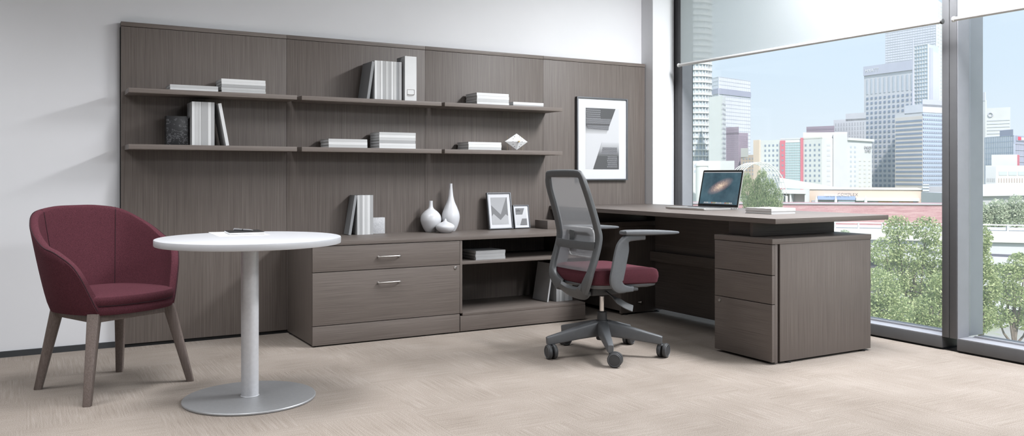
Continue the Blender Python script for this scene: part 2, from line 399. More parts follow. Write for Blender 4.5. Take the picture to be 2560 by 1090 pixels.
D('cabinet_top', 3.53, 4.25, 5.075, 5.56, 0.656, 0.690, W_Y)
D('riser', 3.70, 4.18, 5.2, 5.22, 0.6905, 0.7715, W_X)
D('riser', 3.592, 4.272, 3.520, 3.540, 0.6895, 0.7715, W_X)
D('riser', 3.64, 3.66, 3.541, 3.76, 0.6895, 0.7715, W_Y)
D('riser', 4.20, 4.22, 3.541, 3.76, 0.6895, 0.7715, W_Y)
for x, y in ((3.88, 5.083), (4.18, 5.083)):
    bm = BM(); lathe(bm, [(0.02, 0), (0.02, 0.006), (0.008, 0.008), (0.008, 0.014)], 14, (x - 3.54, y - 3.30, 0)); obj('levelling_foot', bm, BLACK, dk)
bm = BM(); lathe(bm, [(0.0, 0), (0.012, 0.002), (0.012, 0.006), (0.004, 0.02), (0.0, 0.03)], 12); o = obj('cable_peg', bm, CHROME, dk); o.location = (4.02 - 3.54, 5.064 - 3.30, 0.085); o.rotation_euler = (0, R(-90), R(-20))
bx_ = bx('desk_riser_box', (-0.05, 0.05, -0.09, 0.09, 0, 0.062), W_Y); bx_.location = (3.43, 5.46, 0.6355)
tag(bx_, 'small dark wood riser block on the far end of the credenza under the desk', 'riser')

# pedestal
pd = thing('drawer_pedestal', 'grey wood three drawer pedestal standing under the near end of the desk', 'drawer pedestal', (3.545, 3.33, 0))
def Q(name, x0, x1, y0, y1, z0, z1, m, b=0.001): return D(name, x0, x1, y0, y1, z0, z1, m, b, pd, (3.545, 3.33))
Q('top', 3.543, 4.363, 3.328, 3.779, 0.6595, 0.688, W_X, 0.0012)
Q('end_panel', 3.604, 4.360, 3.330, 3.350, 0.012, 0.659, W_V)
Q('side_panel', 3.604, 4.360, 3.757, 3.777, 0.012, 0.659, W_V)
Q('back_panel', 4.34, 4.359, 3.351, 3.756, 0.012, 0.658, W_V)
Q('carcass', 3.570, 4.339, 3.352, 3.756, 0.024, 0.657, GAP, 0)
Q('filler_strip', 3.5665, 3.588, 3.332, 3.351, 0.008, 0.6585, W_V)
Q('plinth', 3.60, 4.3, 3.36, 3.75, 0.006, 0.0235, BLACK, 0)
q1 = Q('drawer', 3.545, 3.5655, 3.332, 3.777, 0.4905, 0.6565, W_Y)
q2 = Q('drawer', 3.545, 3.5655, 3.332, 3.777, 0.3315, 0.4865, W_Y)
q3 = Q('drawer', 3.545, 3.5655, 3.332, 3.777, 0.014, 0.3275, W_Y)
bm = BM(); cyl(bm, (-0.004, 0.404, 0.293), (0.0005, 0.404, 0.293), 0.0105, 20, 0.0012); obj('lock', bm, NICKEL, q3)
for x, y in ((3.68, 3.345), (4.30, 3.345), (3.68, 3.75), (4.30, 3.75)):
    bm = BM(); lathe(bm, [(0.019, 0), (0.019, 0.007), (0.008, 0.009), (0.008, 0.02)], 16, (x - 3.545, y - 3.33, 0)); obj('levelling_foot', bm, BLACK, pd)

# ------------------------------------------------------------------ books
def book_mesh(w, d, h, spine):
    """flat book: w along x, d along y, h thick; spine on 'front' (-y). Returns cover and pages bmeshes"""
    t = min(0.0022, h * 0.16); cv = BM(); pg = BM()
    box(cv, -w / 2, w / 2, 0, d, 0, t); box(cv, -w / 2, w / 2, 0, d, h - t, h)
    box(cv, -w / 2, w / 2, 0, 0.003, t, h - t)
    box(pg, -w / 2 + 0.002, w / 2 - 0.002, 0.003, d - 0.003, t, h - t)
    return cv, pg
def flat_book(x0, x1, y0, dep, z, h, colr, label, group, rz=0.0):
    w = x1 - x0; cv, pg = book_mesh(w, dep, h, 0)
    o = obj('book', cv, BOOKS[colr], smooth=False); o.location = ((x0 + x1) / 2, y0, z); o.rotation_euler = (0, 0, rz)
    tag(o, label, 'book', group); obj('page_block', pg, PAPER, o, smooth=False); return o
ORD = ['lowest', 'second from bottom', 'third from bottom', 'fourth from bottom', 'fifth from bottom', 'topmost']
def flat_stack(x0, x1, y0, dep, z, hs, cols, where, group):
    n = len(hs)
    for i, (h, c) in enumerate(zip(hs, cols)):
        pos = 'topmost' if i == n - 1 else ('middle' if n == 3 and i == 1 else ORD[i])
        j = (random.random() - 0.5) * 0.003
        flat_book(x0 + j, x1 + j, y0 + abs(j), dep, z, h - 0.0006, c, f'{c} flat book, {pos} {where}', group); z += h
def upright(edges, y0, dep, z, h, cols, where, group, hj=0.0):
    n = len(cols)
    nth = ['leftmost', 'second from left', 'third from left', 'fourth from left', 'fifth from left', 'sixth from left', 'seventh from left', 'eighth from left', 'ninth from left', 'tenth from left']
    for i, c in enumerate(cols):
        th = edges[i + 1] - edges[i] - 0.0008; hh = h - random.random() * hj
        t = min(0.0022, th * 0.16); cv = BM(); pg = BM()
        box(cv, 0, t, 0, dep, 0, hh); box(cv, th - t, th, 0, dep, 0, hh); box(cv, t, th - t, 0, 0.003, 0, hh)
        box(pg, t, th - t, 0.003, dep - 0.003, 0.002, hh - 0.003)
        o = obj('book', cv, BOOKS[c], smooth=False); o.location = (edges[i], y0 + random.random() * 0.003, z)
        pos = 'rightmost' if i == n - 1 else nth[i]
        tag(o, f'{c} upright book, {pos} {where}', 'book', group); obj('page_block', pg, PAPER, o, smooth=False)
def leaning(xb, ang, y0, dep, z, h, th, colr, label, group):
    """leaning book; xb = x of the bottom pivot corner, ang > 0 leans right (top towards +x)"""
    t = 0.0022; cv = BM(); pg = BM()
    x0, x1 = (0, th) if ang < 0 else (-th, 0)
    box(cv, x0, x0 + t, 0, dep, 0, h); box(cv, x1 - t, x1, 0, dep, 0, h); box(cv, x0 + t, x1 - t, 0, 0.003, 0, h)
    box(pg, x0 + t, x1 - t, 0.003, dep - 0.003, 0.002, h - 0.003)
    o = obj('book', cv, BOOKS[colr], smooth=False); o.location = (xb, y0, z); o.rotation_euler = (0, ang, 0)
    tag(o, label, 'book', group); obj('page_block', pg, PAPER, o, smooth=False); return o
ZU, ZL, ZC = 1.5437, 1.2177, 0.6352
flat_stack(0.755, 1.030, 5.41, 0.17, ZU, [0.018, 0.018], ['white', 'pale grey'], 'of the pair on the upper left shelf', 'flat books on the upper left shelf')
flat_stack(1.048, 1.314, 5.40, 0.18, ZU, [0.017, 0.017, 0.018, 0.017, 0.017], ['pale grey', 'pale grey', 'light grey', 'white', 'white'], 'of the five on the upper left shelf', 'flat books on the upper left shelf')
o = bx('marble_block', (-0.062, 0.062, -0.04, 0.04, 0, 0.177), MARBK, b=0.001); o.location = (0.802, 5.50, ZL)
tag(o, 'black veined marble bookend block on the lower left shelf', 'bookend')
upright([0.876, 0.893, 0.914, 0.931, 0.969, 0.987, 1.007], 5.40, 0.18, ZL, 0.263, ['white', 'pale grey', 'pale grey', 'light grey', 'white', 'light grey'], 'of the row beside the black marble block', 'upright books on the lower left shelf')
leaning(1.074, -math.atan2(0.047, 0.258), 5.40, 0.18, ZL, 0.261, 0.019, 'white', 'white book leaning left against the row on the lower left shelf', 'upright books on the lower left shelf')
leaning(1.998, math.atan2(0.037, 0.252), 5.40, 0.18, ZU, 0.255, 0.019, 'grey', 'grey book leaning right against the row on the upper middle shelf', 'upright books on the upper middle shelf')
upright([2.036, 2.055, 2.076, 2.093, 2.114, 2.133, 2.154, 2.170, 2.191, 2.210, 2.229], 5.40, 0.18, ZU, 0.262, ['white', 'pale grey', 'white', 'light grey', 'pale grey', 'light grey', 'white', 'pale grey', 'grey', 'light grey'], 'of the row on the upper middle shelf', 'upright books on the upper middle shelf')
# magazine file
mf = thing('magazine_file', 'white cardboard magazine file with metal label holder on the upper middle shelf', 'file box', (2.2925, 5.395, ZU))
bm = BM()
sd = [(0, 0), (0, 0.304), (0.055, 0.302), (0.16, 0.215), (0.175, 0.205), (0.175, 0)]
for s in (-0.0425, 0.0405): extrude_poly(bm, [(s, y + 0.002, z) for y, z in sd], (0.002, 0, 0))
box(bm, -0.0425, 0.0425, 0, 0.002, 0, 0.305); box(bm, -0.0405, 0.0405, 0.175, 0.177, 0, 0.205); box(bm, -0.0405, 0.0405, 0.002, 0.175, 0, 0.002)
obj('file_body', bm, BOOKS['white'], mf, smooth=False)
bm = BM(); sweep(bm, [(-0.026, -0.001, 0.078), (0.026, -0.001, 0.078), (0.026, -0.001, 0.044), (-0.026, -0.001, 0.044)], (0.0018, 0.0015), (0, 1, 0), 8, 2, closed=True)
sweep(bm, bez([(-0.02, -0.001, 0.046), (-0.018, -0.008, 0.041), (0.018, -0.008, 0.041), (0.02, -0.001, 0.046)], 5), (0.003, 0.0015), (0, 0, 1), 8, 2)
obj('label_holder', bm, NICKEL, mf)
bm = BM()
for i in range(3): box(bm, -0.034 + i * 0.02, -0.026 + i * 0.02, 0.008, 0.165, 0.003, 0.308 - 0.006 * i)
obj('papers', bm, BOOKS['light grey'], mf, smooth=False)
flat_stack(1.719, 1.983, 5.40, 0.18, ZL, [0.019, 0.020, 0.019], ['pale grey', 'white', 'pale grey'], 'of the three on the lower middle shelf', 'flat books on the lower middle shelf')
flat_stack(2.067, 2.331, 5.40, 0.18, ZL, [0.018, 0.018, 0.019, 0.018, 0.019, 0.018], ['white', 'white', 'light grey', 'pale grey', 'white', 'pale grey'], 'of the six on the lower middle shelf', 'flat books on the lower middle shelf')
flat_stack(2.805, 3.067, 5.40, 0.18, ZU, [0.0205, 0.021, 0.022, 0.021], ['white', 'pale grey', 'white', 'white'], 'of the four on the upper right shelf', 'flat books on the upper right shelf')
flat_stack(3.115, 3.376, 5.42, 0.16, ZU, [0.013, 0.020], ['light grey', 'white'], 'of the pair at the upper right shelf end', 'flat books on the upper right shelf')
flat_stack(2.738, 3.005, 5.40, 0.18, ZL, [0.019, 0.020, 0.018], ['pale grey', 'white', 'white'], 'of the three on the lower right shelf', 'flat books on the lower right shelf')
# credenza books
leaning(1.9035, math.atan2(0.043, 0.262), 5.495, 0.10, ZC, 0.268, 0.018, 'grey', 'grey book leaning right against the upright row on the credenza', 'upright books on the credenza')
upright([1.948, 1.965, 1.984, 2.0015, 2.019, 2.040, 2.061], 5.495, 0.10, ZC, 0.267, ['pale grey', 'light grey', 'white', 'pale grey', 'white', 'light grey'], 'of the row on the credenza', 'upright books on the credenza')
o = bx('marble_cube', (-0.047, 0.047, -0.022, 0.022, 0, 0.110), MARBW, b=0.001); o.location = (2.117, 5.567, ZC)
tag(o, 'white veined marble bookend cube on the credenza beside the books', 'bookend')
# bay books
flat_stack(2.640, 2.868, 5.10, 0.22, 0.4647, [0.0205, 0.0205, 0.0205], ['light grey', 'light grey', 'light grey'], 'of the stack inside the credenza bay', 'flat books in the credenza bay')
leaning(3.262, math.atan2(0.045, 0.27), 5.17, 0.20, 0.1272, 0.275, 0.012, 'light grey', 'large grey book leaning right on the credenza bay floor', 'upright books in the credenza bay')
upright([3.325, 3.350, 3.372, 3.398, 3.430, 3.462], 5.16, 0.20, 0.1272, 0.27, ['light grey', 'pale grey', 'light grey', 'white', 'light grey'], 'of the row behind the office chair', 'upright books in the credenza bay')
# desk books
flat_book(3.912, 4.116, 3.682, 0.215, 0.8003, 0.018, 'pale grey', 'pale grey book under the other on the desk, lower of two', 'books on the desk')
flat_book(3.910, 4.117, 3.680, 0.217, 0.8185, 0.017, 'white', 'white book on top of another on the desk, right of the laptop', 'books on the desk')

# ------------------------------------------------------------------ clock
ck = thing('pyramid_clock', 'small white diamond shaped pyramid clock on thin brass legs on the lower right shelf', 'clock', (3.173, 5.47, ZL))
bm = BM(); c0 = (-0.002, -0.032, 0.068)
q = [(-0.099, 0, 0.068), (0, 0, 0.007), (0.094, 0, 0.068), (0, 0, 0.128)]
vb = [bm.verts.new(p) for p in q]; va = bm.verts.new(c0); vk = [bm.verts.new((p[0], 0.006, p[2])) for p in q]
for i in range(4): bm.faces.new((vb[i], vb[(i + 1) % 4], va)); bm.faces.new((vb[i], vk[i], vk[(i + 1) % 4], vb[(i + 1) % 4]))
bm.faces.new(vk); obj('clock_face', bm, BOOKS['white'], ck, smooth=False)
for x, y in ((-0.068, 0.02), (-0.045, 0.012), (0.047, 0.02), (0.060, 0.012)):
    bm = BM(); cyl(bm, (x, y, 0), (x, y, 0.112 if abs(x) > 0.046 else 0.05), 0.0011, 6); obj('leg', bm, GOLD, ck)
bm = BM(); cyl(bm, (0, -0.030, 0.068), (0, -0.038, 0.068), 0.006, 12); tube(bm, [(0, -0.0365, 0.068), (-0.014, -0.0365, 0.073)], 0.0013, 6); tube(bm, [(0, -0.037, 0.068), (0.010, -0.037, 0.076)], 0.0013, 6); obj('hands', bm, GOLD, ck)
for sx, sz in ((-0.022, 0.036), (-0.036, 0.020), (-0.042, 0.0), (-0.036, -0.020), (-0.022, -0.036), (0.018, 0.036), (0.031, 0.020), (0.034, 0.0), (0.031, -0.020), (0.018, -0.036)):
    f = abs(sx) / 0.097 + abs(sz) / 0.061; y = -0.032 * (1 - f)
    bm = BM(); box(bm, sx - 0.003, sx + 0.003, y - 0.0016, y + 0.004, 0.068 + sz - 0.0016, 0.068 + sz + 0.0016); obj('hour_mark', bm, BLACK, ck, smooth=False)

# ------------------------------------------------------------------ vases
def vase(name, label, loc, prof):
    bm = BM(); pr = [(p.x, p.y) for p in bez([(r, z, 0) for r, z in prof], 8)]
    lathe(bm, [(0.0, 0.0)] + pr + [(prof[-1][0] * 0.55, prof[-1][1] - 0.0005), (prof[-1][0] * 0.5, prof[-1][1] - 0.03)], 48)
    o = obj(name, bm, CERAM); o.location = loc; tag(o, label, 'vase', 'white ceramic vases on the credenza'); return o
s = 1 / 350.0
vase('vase', 'round white vase with short neck, left of the three on the credenza', (2.497, 5.515, ZC), [(0.034, 0.0), (0.040, 0.004), (0.058, 0.035), (0.0715, 0.072), (0.0735, 0.096), (0.066, 0.122), (0.045, 0.147), (0.024, 0.163), (0.0155, 0.178), (0.0132, 0.20), (0.0128, 0.221)])
vase('vase', 'tall slender white vase with long thin neck, tallest of three on the credenza', (2.655, 5.52, ZC), [(0.029, 0.0), (0.034, 0.004), (0.050, 0.035), (0.062, 0.075), (0.065, 0.105), (0.060, 0.135), (0.046, 0.172), (0.030, 0.208), (0.020, 0.245), (0.0145, 0.29), (0.0118, 0.32), (0.0113, 0.342)])
vase('vase', 'squat white vase with pointed top, smallest of three on the credenza', (2.553, 5.395, ZC), [(0.034, 0.0), (0.040, 0.002), (0.058, 0.018), (0.0665, 0.036), (0.064, 0.050), (0.050, 0.062), (0.030, 0.072), (0.014, 0.080), (0.0085, 0.088), (0.006, 0.098)])

# ------------------------------------------------------------------ framed pictures
def tone(name, g, rough=0.7):
    return plain(name, (g, g, g * 1.02), rough, var=0.03)
T_D, T_M, T_L, T_LL = tone('print_dark', 0.085), tone('print_mid', 0.20), tone('print_light', 0.46), tone('print_pale', 0.74)
def lattice(name, dark, light, sx, sz, hole, shear=0.25):
    """printed photograph of a building: window grid that runs out to mist"""
    m, nt, b = _m(name)
    v = coords(nt, (1, 1, 1)); sepn = _n(nt, 'ShaderNodeSeparateXYZ'); nt.links.new(v, sepn.inputs[0])
    def M(op, a, c):
        n = _n(nt, 'ShaderNodeMath', operation=op)
        for i, q in enumerate((a, c)):
            if isinstance(q, (int, float)): n.inputs[i].default_value = q
            else: nt.links.new(q, n.inputs[i])
        return n.outputs[0]
    xs = M('FRACT', M('MULTIPLY', M('ADD', sepn.outputs[0], M('MULTIPLY', sepn.outputs[2], shear)), sx), 0); zs = M('FRACT', M('MULTIPLY', sepn.outputs[2], sz), 0)
    mask = M('MULTIPLY', M('GREATER_THAN', xs, 1 - hole), M('GREATER_THAN', zs, 1 - hole))
    nt.links.new(ramp(nt, mask, [(0.0, dark), (1.0, light)]), b.inputs['Base Color']); b.inputs['Roughness'].default_value = 0.7
    return m
L_D = lattice('print_lattice_coarse', (0.08, 0.08, 0.085), (0.30, 0.30, 0.31), 75, 62, 0.6)
L_F = lattice('print_lattice_fine', (0.10, 0.10, 0.105), (0.36, 0.36, 0.38), 120, 140, 0.55, -0.6)
def fade(name, z0, g0, z1, g1):
    m, nt, b = _m(name); v = coords(nt, (1, 1, 1)); s_ = _n(nt, 'ShaderNodeSeparateXYZ'); nt.links.new(v, s_.inputs[0])
    mr = _n(nt, 'ShaderNodeMapRange'); mr.inputs[1].default_value = z0; mr.inputs[2].default_value = z1; nt.links.new(s_.outputs[2], mr.inputs[0])
    nt.links.new(ramp(nt, mr.outputs[0], [(0.0, (g0, g0, g0 * 1.02)), (1.0, (g1, g1, g1 * 1.03))]), b.inputs['Base Color']); b.inputs['Roughness'].default_value = 0.7; return m
def quad(pts, y, th=0.0004):
    bm = BM(); extrude_poly(bm, [(x, y, z) for x, z in pts], (0, th, 0)); return bm
def framed(name, label, cat, w, h, fw, dep, mat_w, loc, rx, prints, group=None, stand=False):
    t = thing(name, label, cat, loc, 0, group); t.rotation_euler = (rx, 0, 0)
    bm = BM(); b = 0.0012
    box(bm, -w / 2, -w / 2 + fw, -dep, 0, 0, h, b); box(bm, w / 2 - fw, w / 2, -dep, 0, 0, h, b)
    box(bm, -w / 2 + fw, w / 2 - fw, -dep, 0, 0, fw, b); box(bm, -w / 2 + fw, w / 2 - fw, -dep, 0, h - fw, h, b)
    obj('frame', bm, FRAME, t)
    obj('mat_board', box(BM(), -w / 2 + fw * 0.6, w / 2 - fw * 0.6, -dep * 0.62, -0.001, fw * 0.6, h - fw * 0.6), MATB, t, smooth=False)
    x0, x1, z0, z1 = -w / 2 + mat_w[0], w / 2 - mat_w[1], mat_w[3], h - mat_w[2]
    y = -dep * 0.62 - 0.0007
    pr = obj('print', quad([(x0, z0), (x1, z0), (x1, z1), (x0, z1)], y), prints[0][1], t, smooth=False)
    for k, (pts, m) in enumerate(prints[1:]):
        pts = [(x0 + a * (x1 - x0), z0 + c * (z1 - z0)) for a, c in pts]
        obj('printed_shape', quad(pts, y - 0.0005 * (k + 1)), m, pr, smooth=False)
    if stand:
        bm = BM(); extrude_poly(bm, [(-0.03, 0.0, h * 0.72), (0.03, 0.0, h * 0.72), (0.03, 0.045, 0.014), (-0.03, 0.045, 0.014)], (0, 0.003, 0)); obj('easel_back', bm, BLACK, t, smooth=False)
    return t
fz = fade('print_mist', 0.0, 0.60, 0.65, 0.62)
framed('framed_art', 'large framed black and white architecture print hanging on the panelling by the window', 'picture', 0.498, 0.662, 0.011, 0.03, (0.087, 0.085, 0.085, 0.089), (4.032, YP - 0.0005, 0.9965), 0,
       [([], fz),
        ([(0.0, 0.58), (0.62, 0.58), (0.90, 1.0), (0.0, 1.0)], fade('print_tower_upper', 0.365, 0.60, 0.44, 0.09)),
        ([(0.01, 0.82), (0.44, 0.80), (0.44, 0.99), (0.01, 0.995)], L_D), ([(0.01, 0.74), (0.72, 0.74), (0.78, 0.83), (0.01, 0.83)], L_F), ([(0.06, 0.66), (0.68, 0.64), (0.70, 0.72), (0.03, 0.72)], L_F),
        ([(0.22, 0.0), (1.0, 0.0), (1.0, 0.44), (0.48, 0.44)], fade('print_tower_lower', 0.19, 0.09, 0.31, 0.60)),
        ([(0.46, 0.24), (0.94, 0.24), (0.94, 0.36), (0.50, 0.36)], L_F), ([(0.64, 0.03), (0.94, 0.03), (0.94, 0.21), (0.64, 0.21)], L_D)])
framed('photo_frame', 'larger standing photo frame with dark chevron print on the credenza', 'photo frame', 0.202, 0.272, 0.008, 0.022, (0.030, 0.034, 0.036, 0.036), (3.058, 5.512, ZC + 0.0015), -math.atan2(0.045, 0.268),
       [([], fade('print_sky_grey', 0.03, 0.42, 0.24, 0.40)), ([(0, 0.30), (0, 0.72), (0.55, 0.36), (0.96, 1.0), (1.0, 1.0), (1.0, 0.30), (0.85, 0.37), (0.52, 0.16), (0.12, 0.40)], T_M),
        ([(0, 0.0), (1.0, 0.0), (1.0, 0.29), (0.85, 0.36), (0.52, 0.155), (0.12, 0.39), (0, 0.29)], T_L)], 'photo frames on the credenza', True)
framed('photo_frame', 'smaller standing photo frame overlapping the chevron one on the credenza', 'photo frame', 0.136, 0.176, 0.006, 0.018, (0.020, 0.024, 0.024, 0.024), (3.248, 5.525, ZC + 0.0015), -math.atan2(0.03, 0.17),
       [([], fade('print_mist_small', 0.0, 0.55, 0.15, 0.66)), ([(0, 0.62), (0.62, 0.62), (0.85, 1.0), (0, 1.0)], T_M), ([(0.05, 0.80), (0.45, 0.80), (0.45, 0.96), (0.05, 0.96)], L_D), ([(0.34, 0.0), (1.0, 0.0), (1.0, 0.38), (0.56, 0.38)], T_M)], 'photo frames on the credenza', True)

# ------------------------------------------------------------------ laptop
lp = thing('laptop', 'open silver laptop with a galaxy wallpaper on the desk', 'laptop', (4.255, 4.50, 0.8002))
bm = BM(); prism(bm, rrect(-0.315, 0.0, -0.2, 0.2, 0.012), 0.002, 0.0135, 0.002); obj('base', bm, ALU, lp)
bm = BM(); prism(bm, rrect(-0.145, -0.025, -0.165, 0.165, 0.004, 3), 0.0136, 0.0143); kb = obj('keyboard', bm, BLACK, lp)
for r_ in range(5):
    for k in range(13):
        y = -0.158 + k * 0.0246; x = -0.140 + r_ * 0.0226
        obj('key', box(BM(), x, x + 0.0185, y, y + 0.0205, 0.0144, 0.0158), CDARK, kb, smooth=False)
bm = BM(); prism(bm, rrect(-0.285, -0.180, -0.065, 0.065, 0.005, 3), 0.0136, 0.0139); obj('trackpad', bm, NICKEL, lp)
for y in (-0.17, 0.17): bm = BM(); cyl(bm, (-0.28, y, 0), (-0.28, y, 0.003), 0.008, 10); cyl(bm, (-0.03, y, 0), (-0.03, y, 0.003), 0.008, 10); obj('rubber_foot', bm, BLACK, lp)
for k, x in enumerate((-0.075, -0.050, -0.030)): obj('port', box(BM(), x, x + (0.018, 0.014, 0.012)[k], -0.2006, -0.199, 0.006, 0.0105), BLACK, lp, smooth=False)
lid = bpy.data.objects.new('lid', None); COL.objects.link(lid); lid.parent = lp; lid.location = (-0.008, 0, 0.012); lid.rotation_euler = (0, R(12), 0)
def lidbox(name, x0, x1, m, inset, r=0.01, zc=(0, 0.267)):
    bm = BM(); pts = rrect(-0.2 + inset, 0.2 - inset, zc[0] + inset, zc[1] - inset, r)
    extrude_poly(bm, [(x0, a, c) for a, c in pts], (x1 - x0, 0, 0)); return obj(name, bm, m, lid, smooth=False)
lidbox('lid_shell', 0.0, 0.006, ALU, 0.0); lidbox('bezel', -0.0012, -0.0001, plain('screen_bezel', (0.02, 0.02, 0.02), 0.25), 0.0015)
def screen():
    m, nt, b = _m('galaxy_screen'); tc = _n(nt, 'ShaderNodeTexCoord')
    mp = _n(nt, 'ShaderNodeMapping'); nt.links.new(tc.outputs['Object'], mp.inputs[0])
    mp.inputs['Location'].default_value = (0, -0.002, -0.150)
    mp2 = _n(nt, 'ShaderNodeMapping'); nt.links.new(mp.outputs[0], mp2.inputs[0]); mp2.inputs['Rotation'].default_value = (R(22), 0, 0)
    mp3 = _n(nt, 'ShaderNodeMapping'); nt.links.new(mp2.outputs[0], mp3.inputs[0]); mp3.inputs['Scale'].default_value = (0, 7.5, 22)
    g = _n(nt, 'ShaderNodeTexGradient', gradient_type='SPHERICAL'); nt.links.new(mp3.outputs[0], g.inputs[0])
    nz = noise(nt, tc.outputs['Object'], 70, 6, 0.75); bgn = noise(nt, tc.outputs['Object'], 9, 3)
    mu = _n(nt, 'ShaderNodeMath', operation='MULTIPLY'); nt.links.new(g.outputs[1], mu.inputs[0]); nt.links.new(nz, mu.inputs[1])
    gal = ramp(nt, mu.outputs[0], [(0.0, (0, 0, 0)), (0.12, (0.10, 0.055, 0.05)), (0.28, (0.30, 0.18, 0.13)), (0.52, (0.80, 0.58, 0.40))])
    bgc = ramp(nt, bgn, [(0.3, (0.030, 0.062, 0.085)), (0.7, (0.07, 0.135, 0.17))])
    ad = _n(nt, 'ShaderNodeMix', data_type='RGBA', blend_type='ADD'); ad.inputs[0].default_value = 1.0
    nt.links.new(bgc, ad.inputs[6]); nt.links.new(gal, ad.inputs[7])
    b.inputs['Base Color'].default_value = (0.01, 0.01, 0.012, 1); b.inputs['Roughness'].default_value = 0.12
    nt.links.new(ad.outputs[2], b.inputs['Emission Color']); b.inputs['Emission Strength'].default_value = 0.85
    return m
def emis(name, c, s_=0.8):
    m, nt, b = _m(name); nt.links.new(ramp(nt, noise(nt, coords(nt, (1, 1, 1)), 40), [(0.3, tuple(x * 0.9 for x in c)), (0.7, c)]), b.inputs['Emission Color'])
    b.inputs['Emission Strength'].default_value = s_; b.inputs['Base Color'].default_value = (0.02, 0.02, 0.02, 1); return m
sc_ = obj('screen', extrude_poly(BM(), [(-0.0022, -0.186, 0.02), (-0.0022, 0.186, 0.02), (-0.0022, 0.186, 0.252), (-0.0022, -0.186, 0.252)], (0.0008, 0, 0)), screen(), lid, smooth=False)
obj('menu_bar', box(BM(), -0.0028, -0.0023, -0.186, 0.186, 0.2475, 0.252), emis('menu_bar_glow', (0.5, 0.52, 0.55)), lid, smooth=False)
bm = BM(); extrude_poly(bm, [(-0.0028, -0.150, 0.022), (-0.0028, 0.150, 0.022), (-0.0028, 0.140, 0.031), (-0.0028, -0.140, 0.031)], (0.0005, 0, 0)); obj('dock_shelf', bm, emis('dock_glow', (0.16, 0.18, 0.2)), lid, smooth=False)
ic = [emis('icon_' + str(i), c, 0.6) for i, c in enumerate([(0.55, 0.6, 0.65), (0.7, 0.7, 0.68), (0.35, 0.5, 0.6), (0.6, 0.25, 0.2), (0.5, 0.5, 0.3), (0.8, 0.8, 0.8)])]
for k in range(19):
    y = -0.134 + k * 0.0149; obj('dock_icon', box(BM(), -0.0033, -0.0029, y - 0.005, y + 0.005, 0.025, 0.035), ic[(k * 5 + k // 3) % 6], lid, smooth=False)

# ------------------------------------------------------------------ round table
TB = (0.9115, 4.044)
tb = thing('round_table', 'round white topped table on a silver pedestal beside the burgundy armchair', 'table', (TB[0], TB[1], 0))
bm = BM(); lathe(bm, [(0.05, 0.719), (0.410, 0.719), (0.414, 0.7205), (0.4155, 0.724), (0.4155, 0.745), (0.414, 0.7485), (0.410, 0.75), (0.05, 0.75)], 128); obj('tabletop', bm, WTOP, tb)
bm = BM(); lathe(bm, [(0.05, 0.001), (0.296, 0.001), (0.2985, 0.003), (0.2985, 0.0085), (0.296, 0.0115), (0.285, 0.013), (0.03, 0.0145)], 128); obj('base_disc', bm, SILVERD, tb)
bm = BM(); lathe(bm, [(0.0415, 0.014), (0.0425, 0.0155), (0.0395, 0.018), (0.0395, 0.705), (0.09, 0.708), (0.09, 0.7185)], 48); obj('pole', bm, SILVER, tb)
o = obj('paper_sheet', box(BM(), -0.115, 0.118, -0.16, 0.17, 0, 0.0012), PAPER, smooth=False); o.location = (0.912, 4.295, 0.7502); o.rotation_euler = (0, 0, R(-2)); tag(o, 'sheet of white paper under the notebook on the round table', 'paper')
nb = thing('notebook', 'small black covered notebook lying on the white paper on the round table', 'notebook', (0.944, 4.31, 0.7516), R(-4))
obj('cover', box(BM(), -0.082, 0.082, -0.095, 0.095, 0, 0.0012), BLACK, nb, smooth=False); obj('page_block', box(BM(), -0.0815, 0.0815, -0.0945, 0.0945, 0.0013, 0.0088), PAPER, nb, smooth=False); obj('cover', box(BM(), -0.082, 0.082, -0.095, 0.095, 0.0089, 0.0102), BLACK, nb, smooth=False)
pn = thing('ballpoint_pen', 'silver ballpoint pen lying on the black notebook', 'pen', (0.947, 4.345, 0.7664))
dv = Vector((0.040, -0.075, 0)).normalized() * 0.07
bm = BM(); tube(bm, [-dv, -dv * 0.96, dv * 0.75, dv], [0.0035, 0.0045, 0.0045, 0.0012], 14); obj('barrel', bm, PEN, pn)
bm = BM(); tube(bm, [-dv * 0.05, dv * 0.02], 0.0048, 14); obj('centre_ring', bm, BLACK, pn)
bm = BM(); tube(bm, [-dv * 0.95 + Vector((0, 0, 0.0055)), -dv * 0.45 + Vector((0, 0, 0.0055))], 0.0012, 8); obj('clip', bm, CHROME, pn)

# ------------------------------------------------------------------ burgundy armchair
ac = thing('armchair', 'burgundy wool barrel armchair with four splayed wooden legs beside the round table', 'armchair', (0.368, 4.618, 0), math.atan2(-0.874, 0.486))
def lerp(a, b_, t): return a + (b_ - a) * t
KT = [(-0.315, 0), (-0.308, 0.13), (-0.255, 0.245), (-0.140, 0.318), (-0.015, 0.340), (0.080, 0.326), (0.160, 0.279), (0.215, 0.214)]
KB = [(-0.235, 0), (-0.226, 0.095), (-0.190, 0.180), (-0.105, 0.235), (0.0, 0.250), (0.08, 0.245), (0.15, 0.226), (0.208, 0.198)]
KZ = [0.886, 0.882, 0.858, 0.790, 0.718, 0.684, 0.606, 0.420]
def full(k, s): return [(a, -b_) for a, b_ in reversed(k[1:])] + list(k) if s else None
tp = bez([(a, b_, 0) for a, b_ in full(KT, 1)], 6); bt = bez([(a, b_, 0) for a, b_ in full(KB, 1)], 6)
zr = [p.x for p in bez([(z, 0, 0) for z in list(reversed(KZ[1:])) + KZ], 6)]
N = len(tp); Z0, Z1 = 0.392, 0.884
def surf(i, z):
    s_ = max(0.0, (z - Z0) / (zr[i] - Z0)); g = s_ ** 0.78
    return Vector((lerp(bt[i].x, tp[i].x, g), lerp(bt[i].y, tp[i].y, g), z))
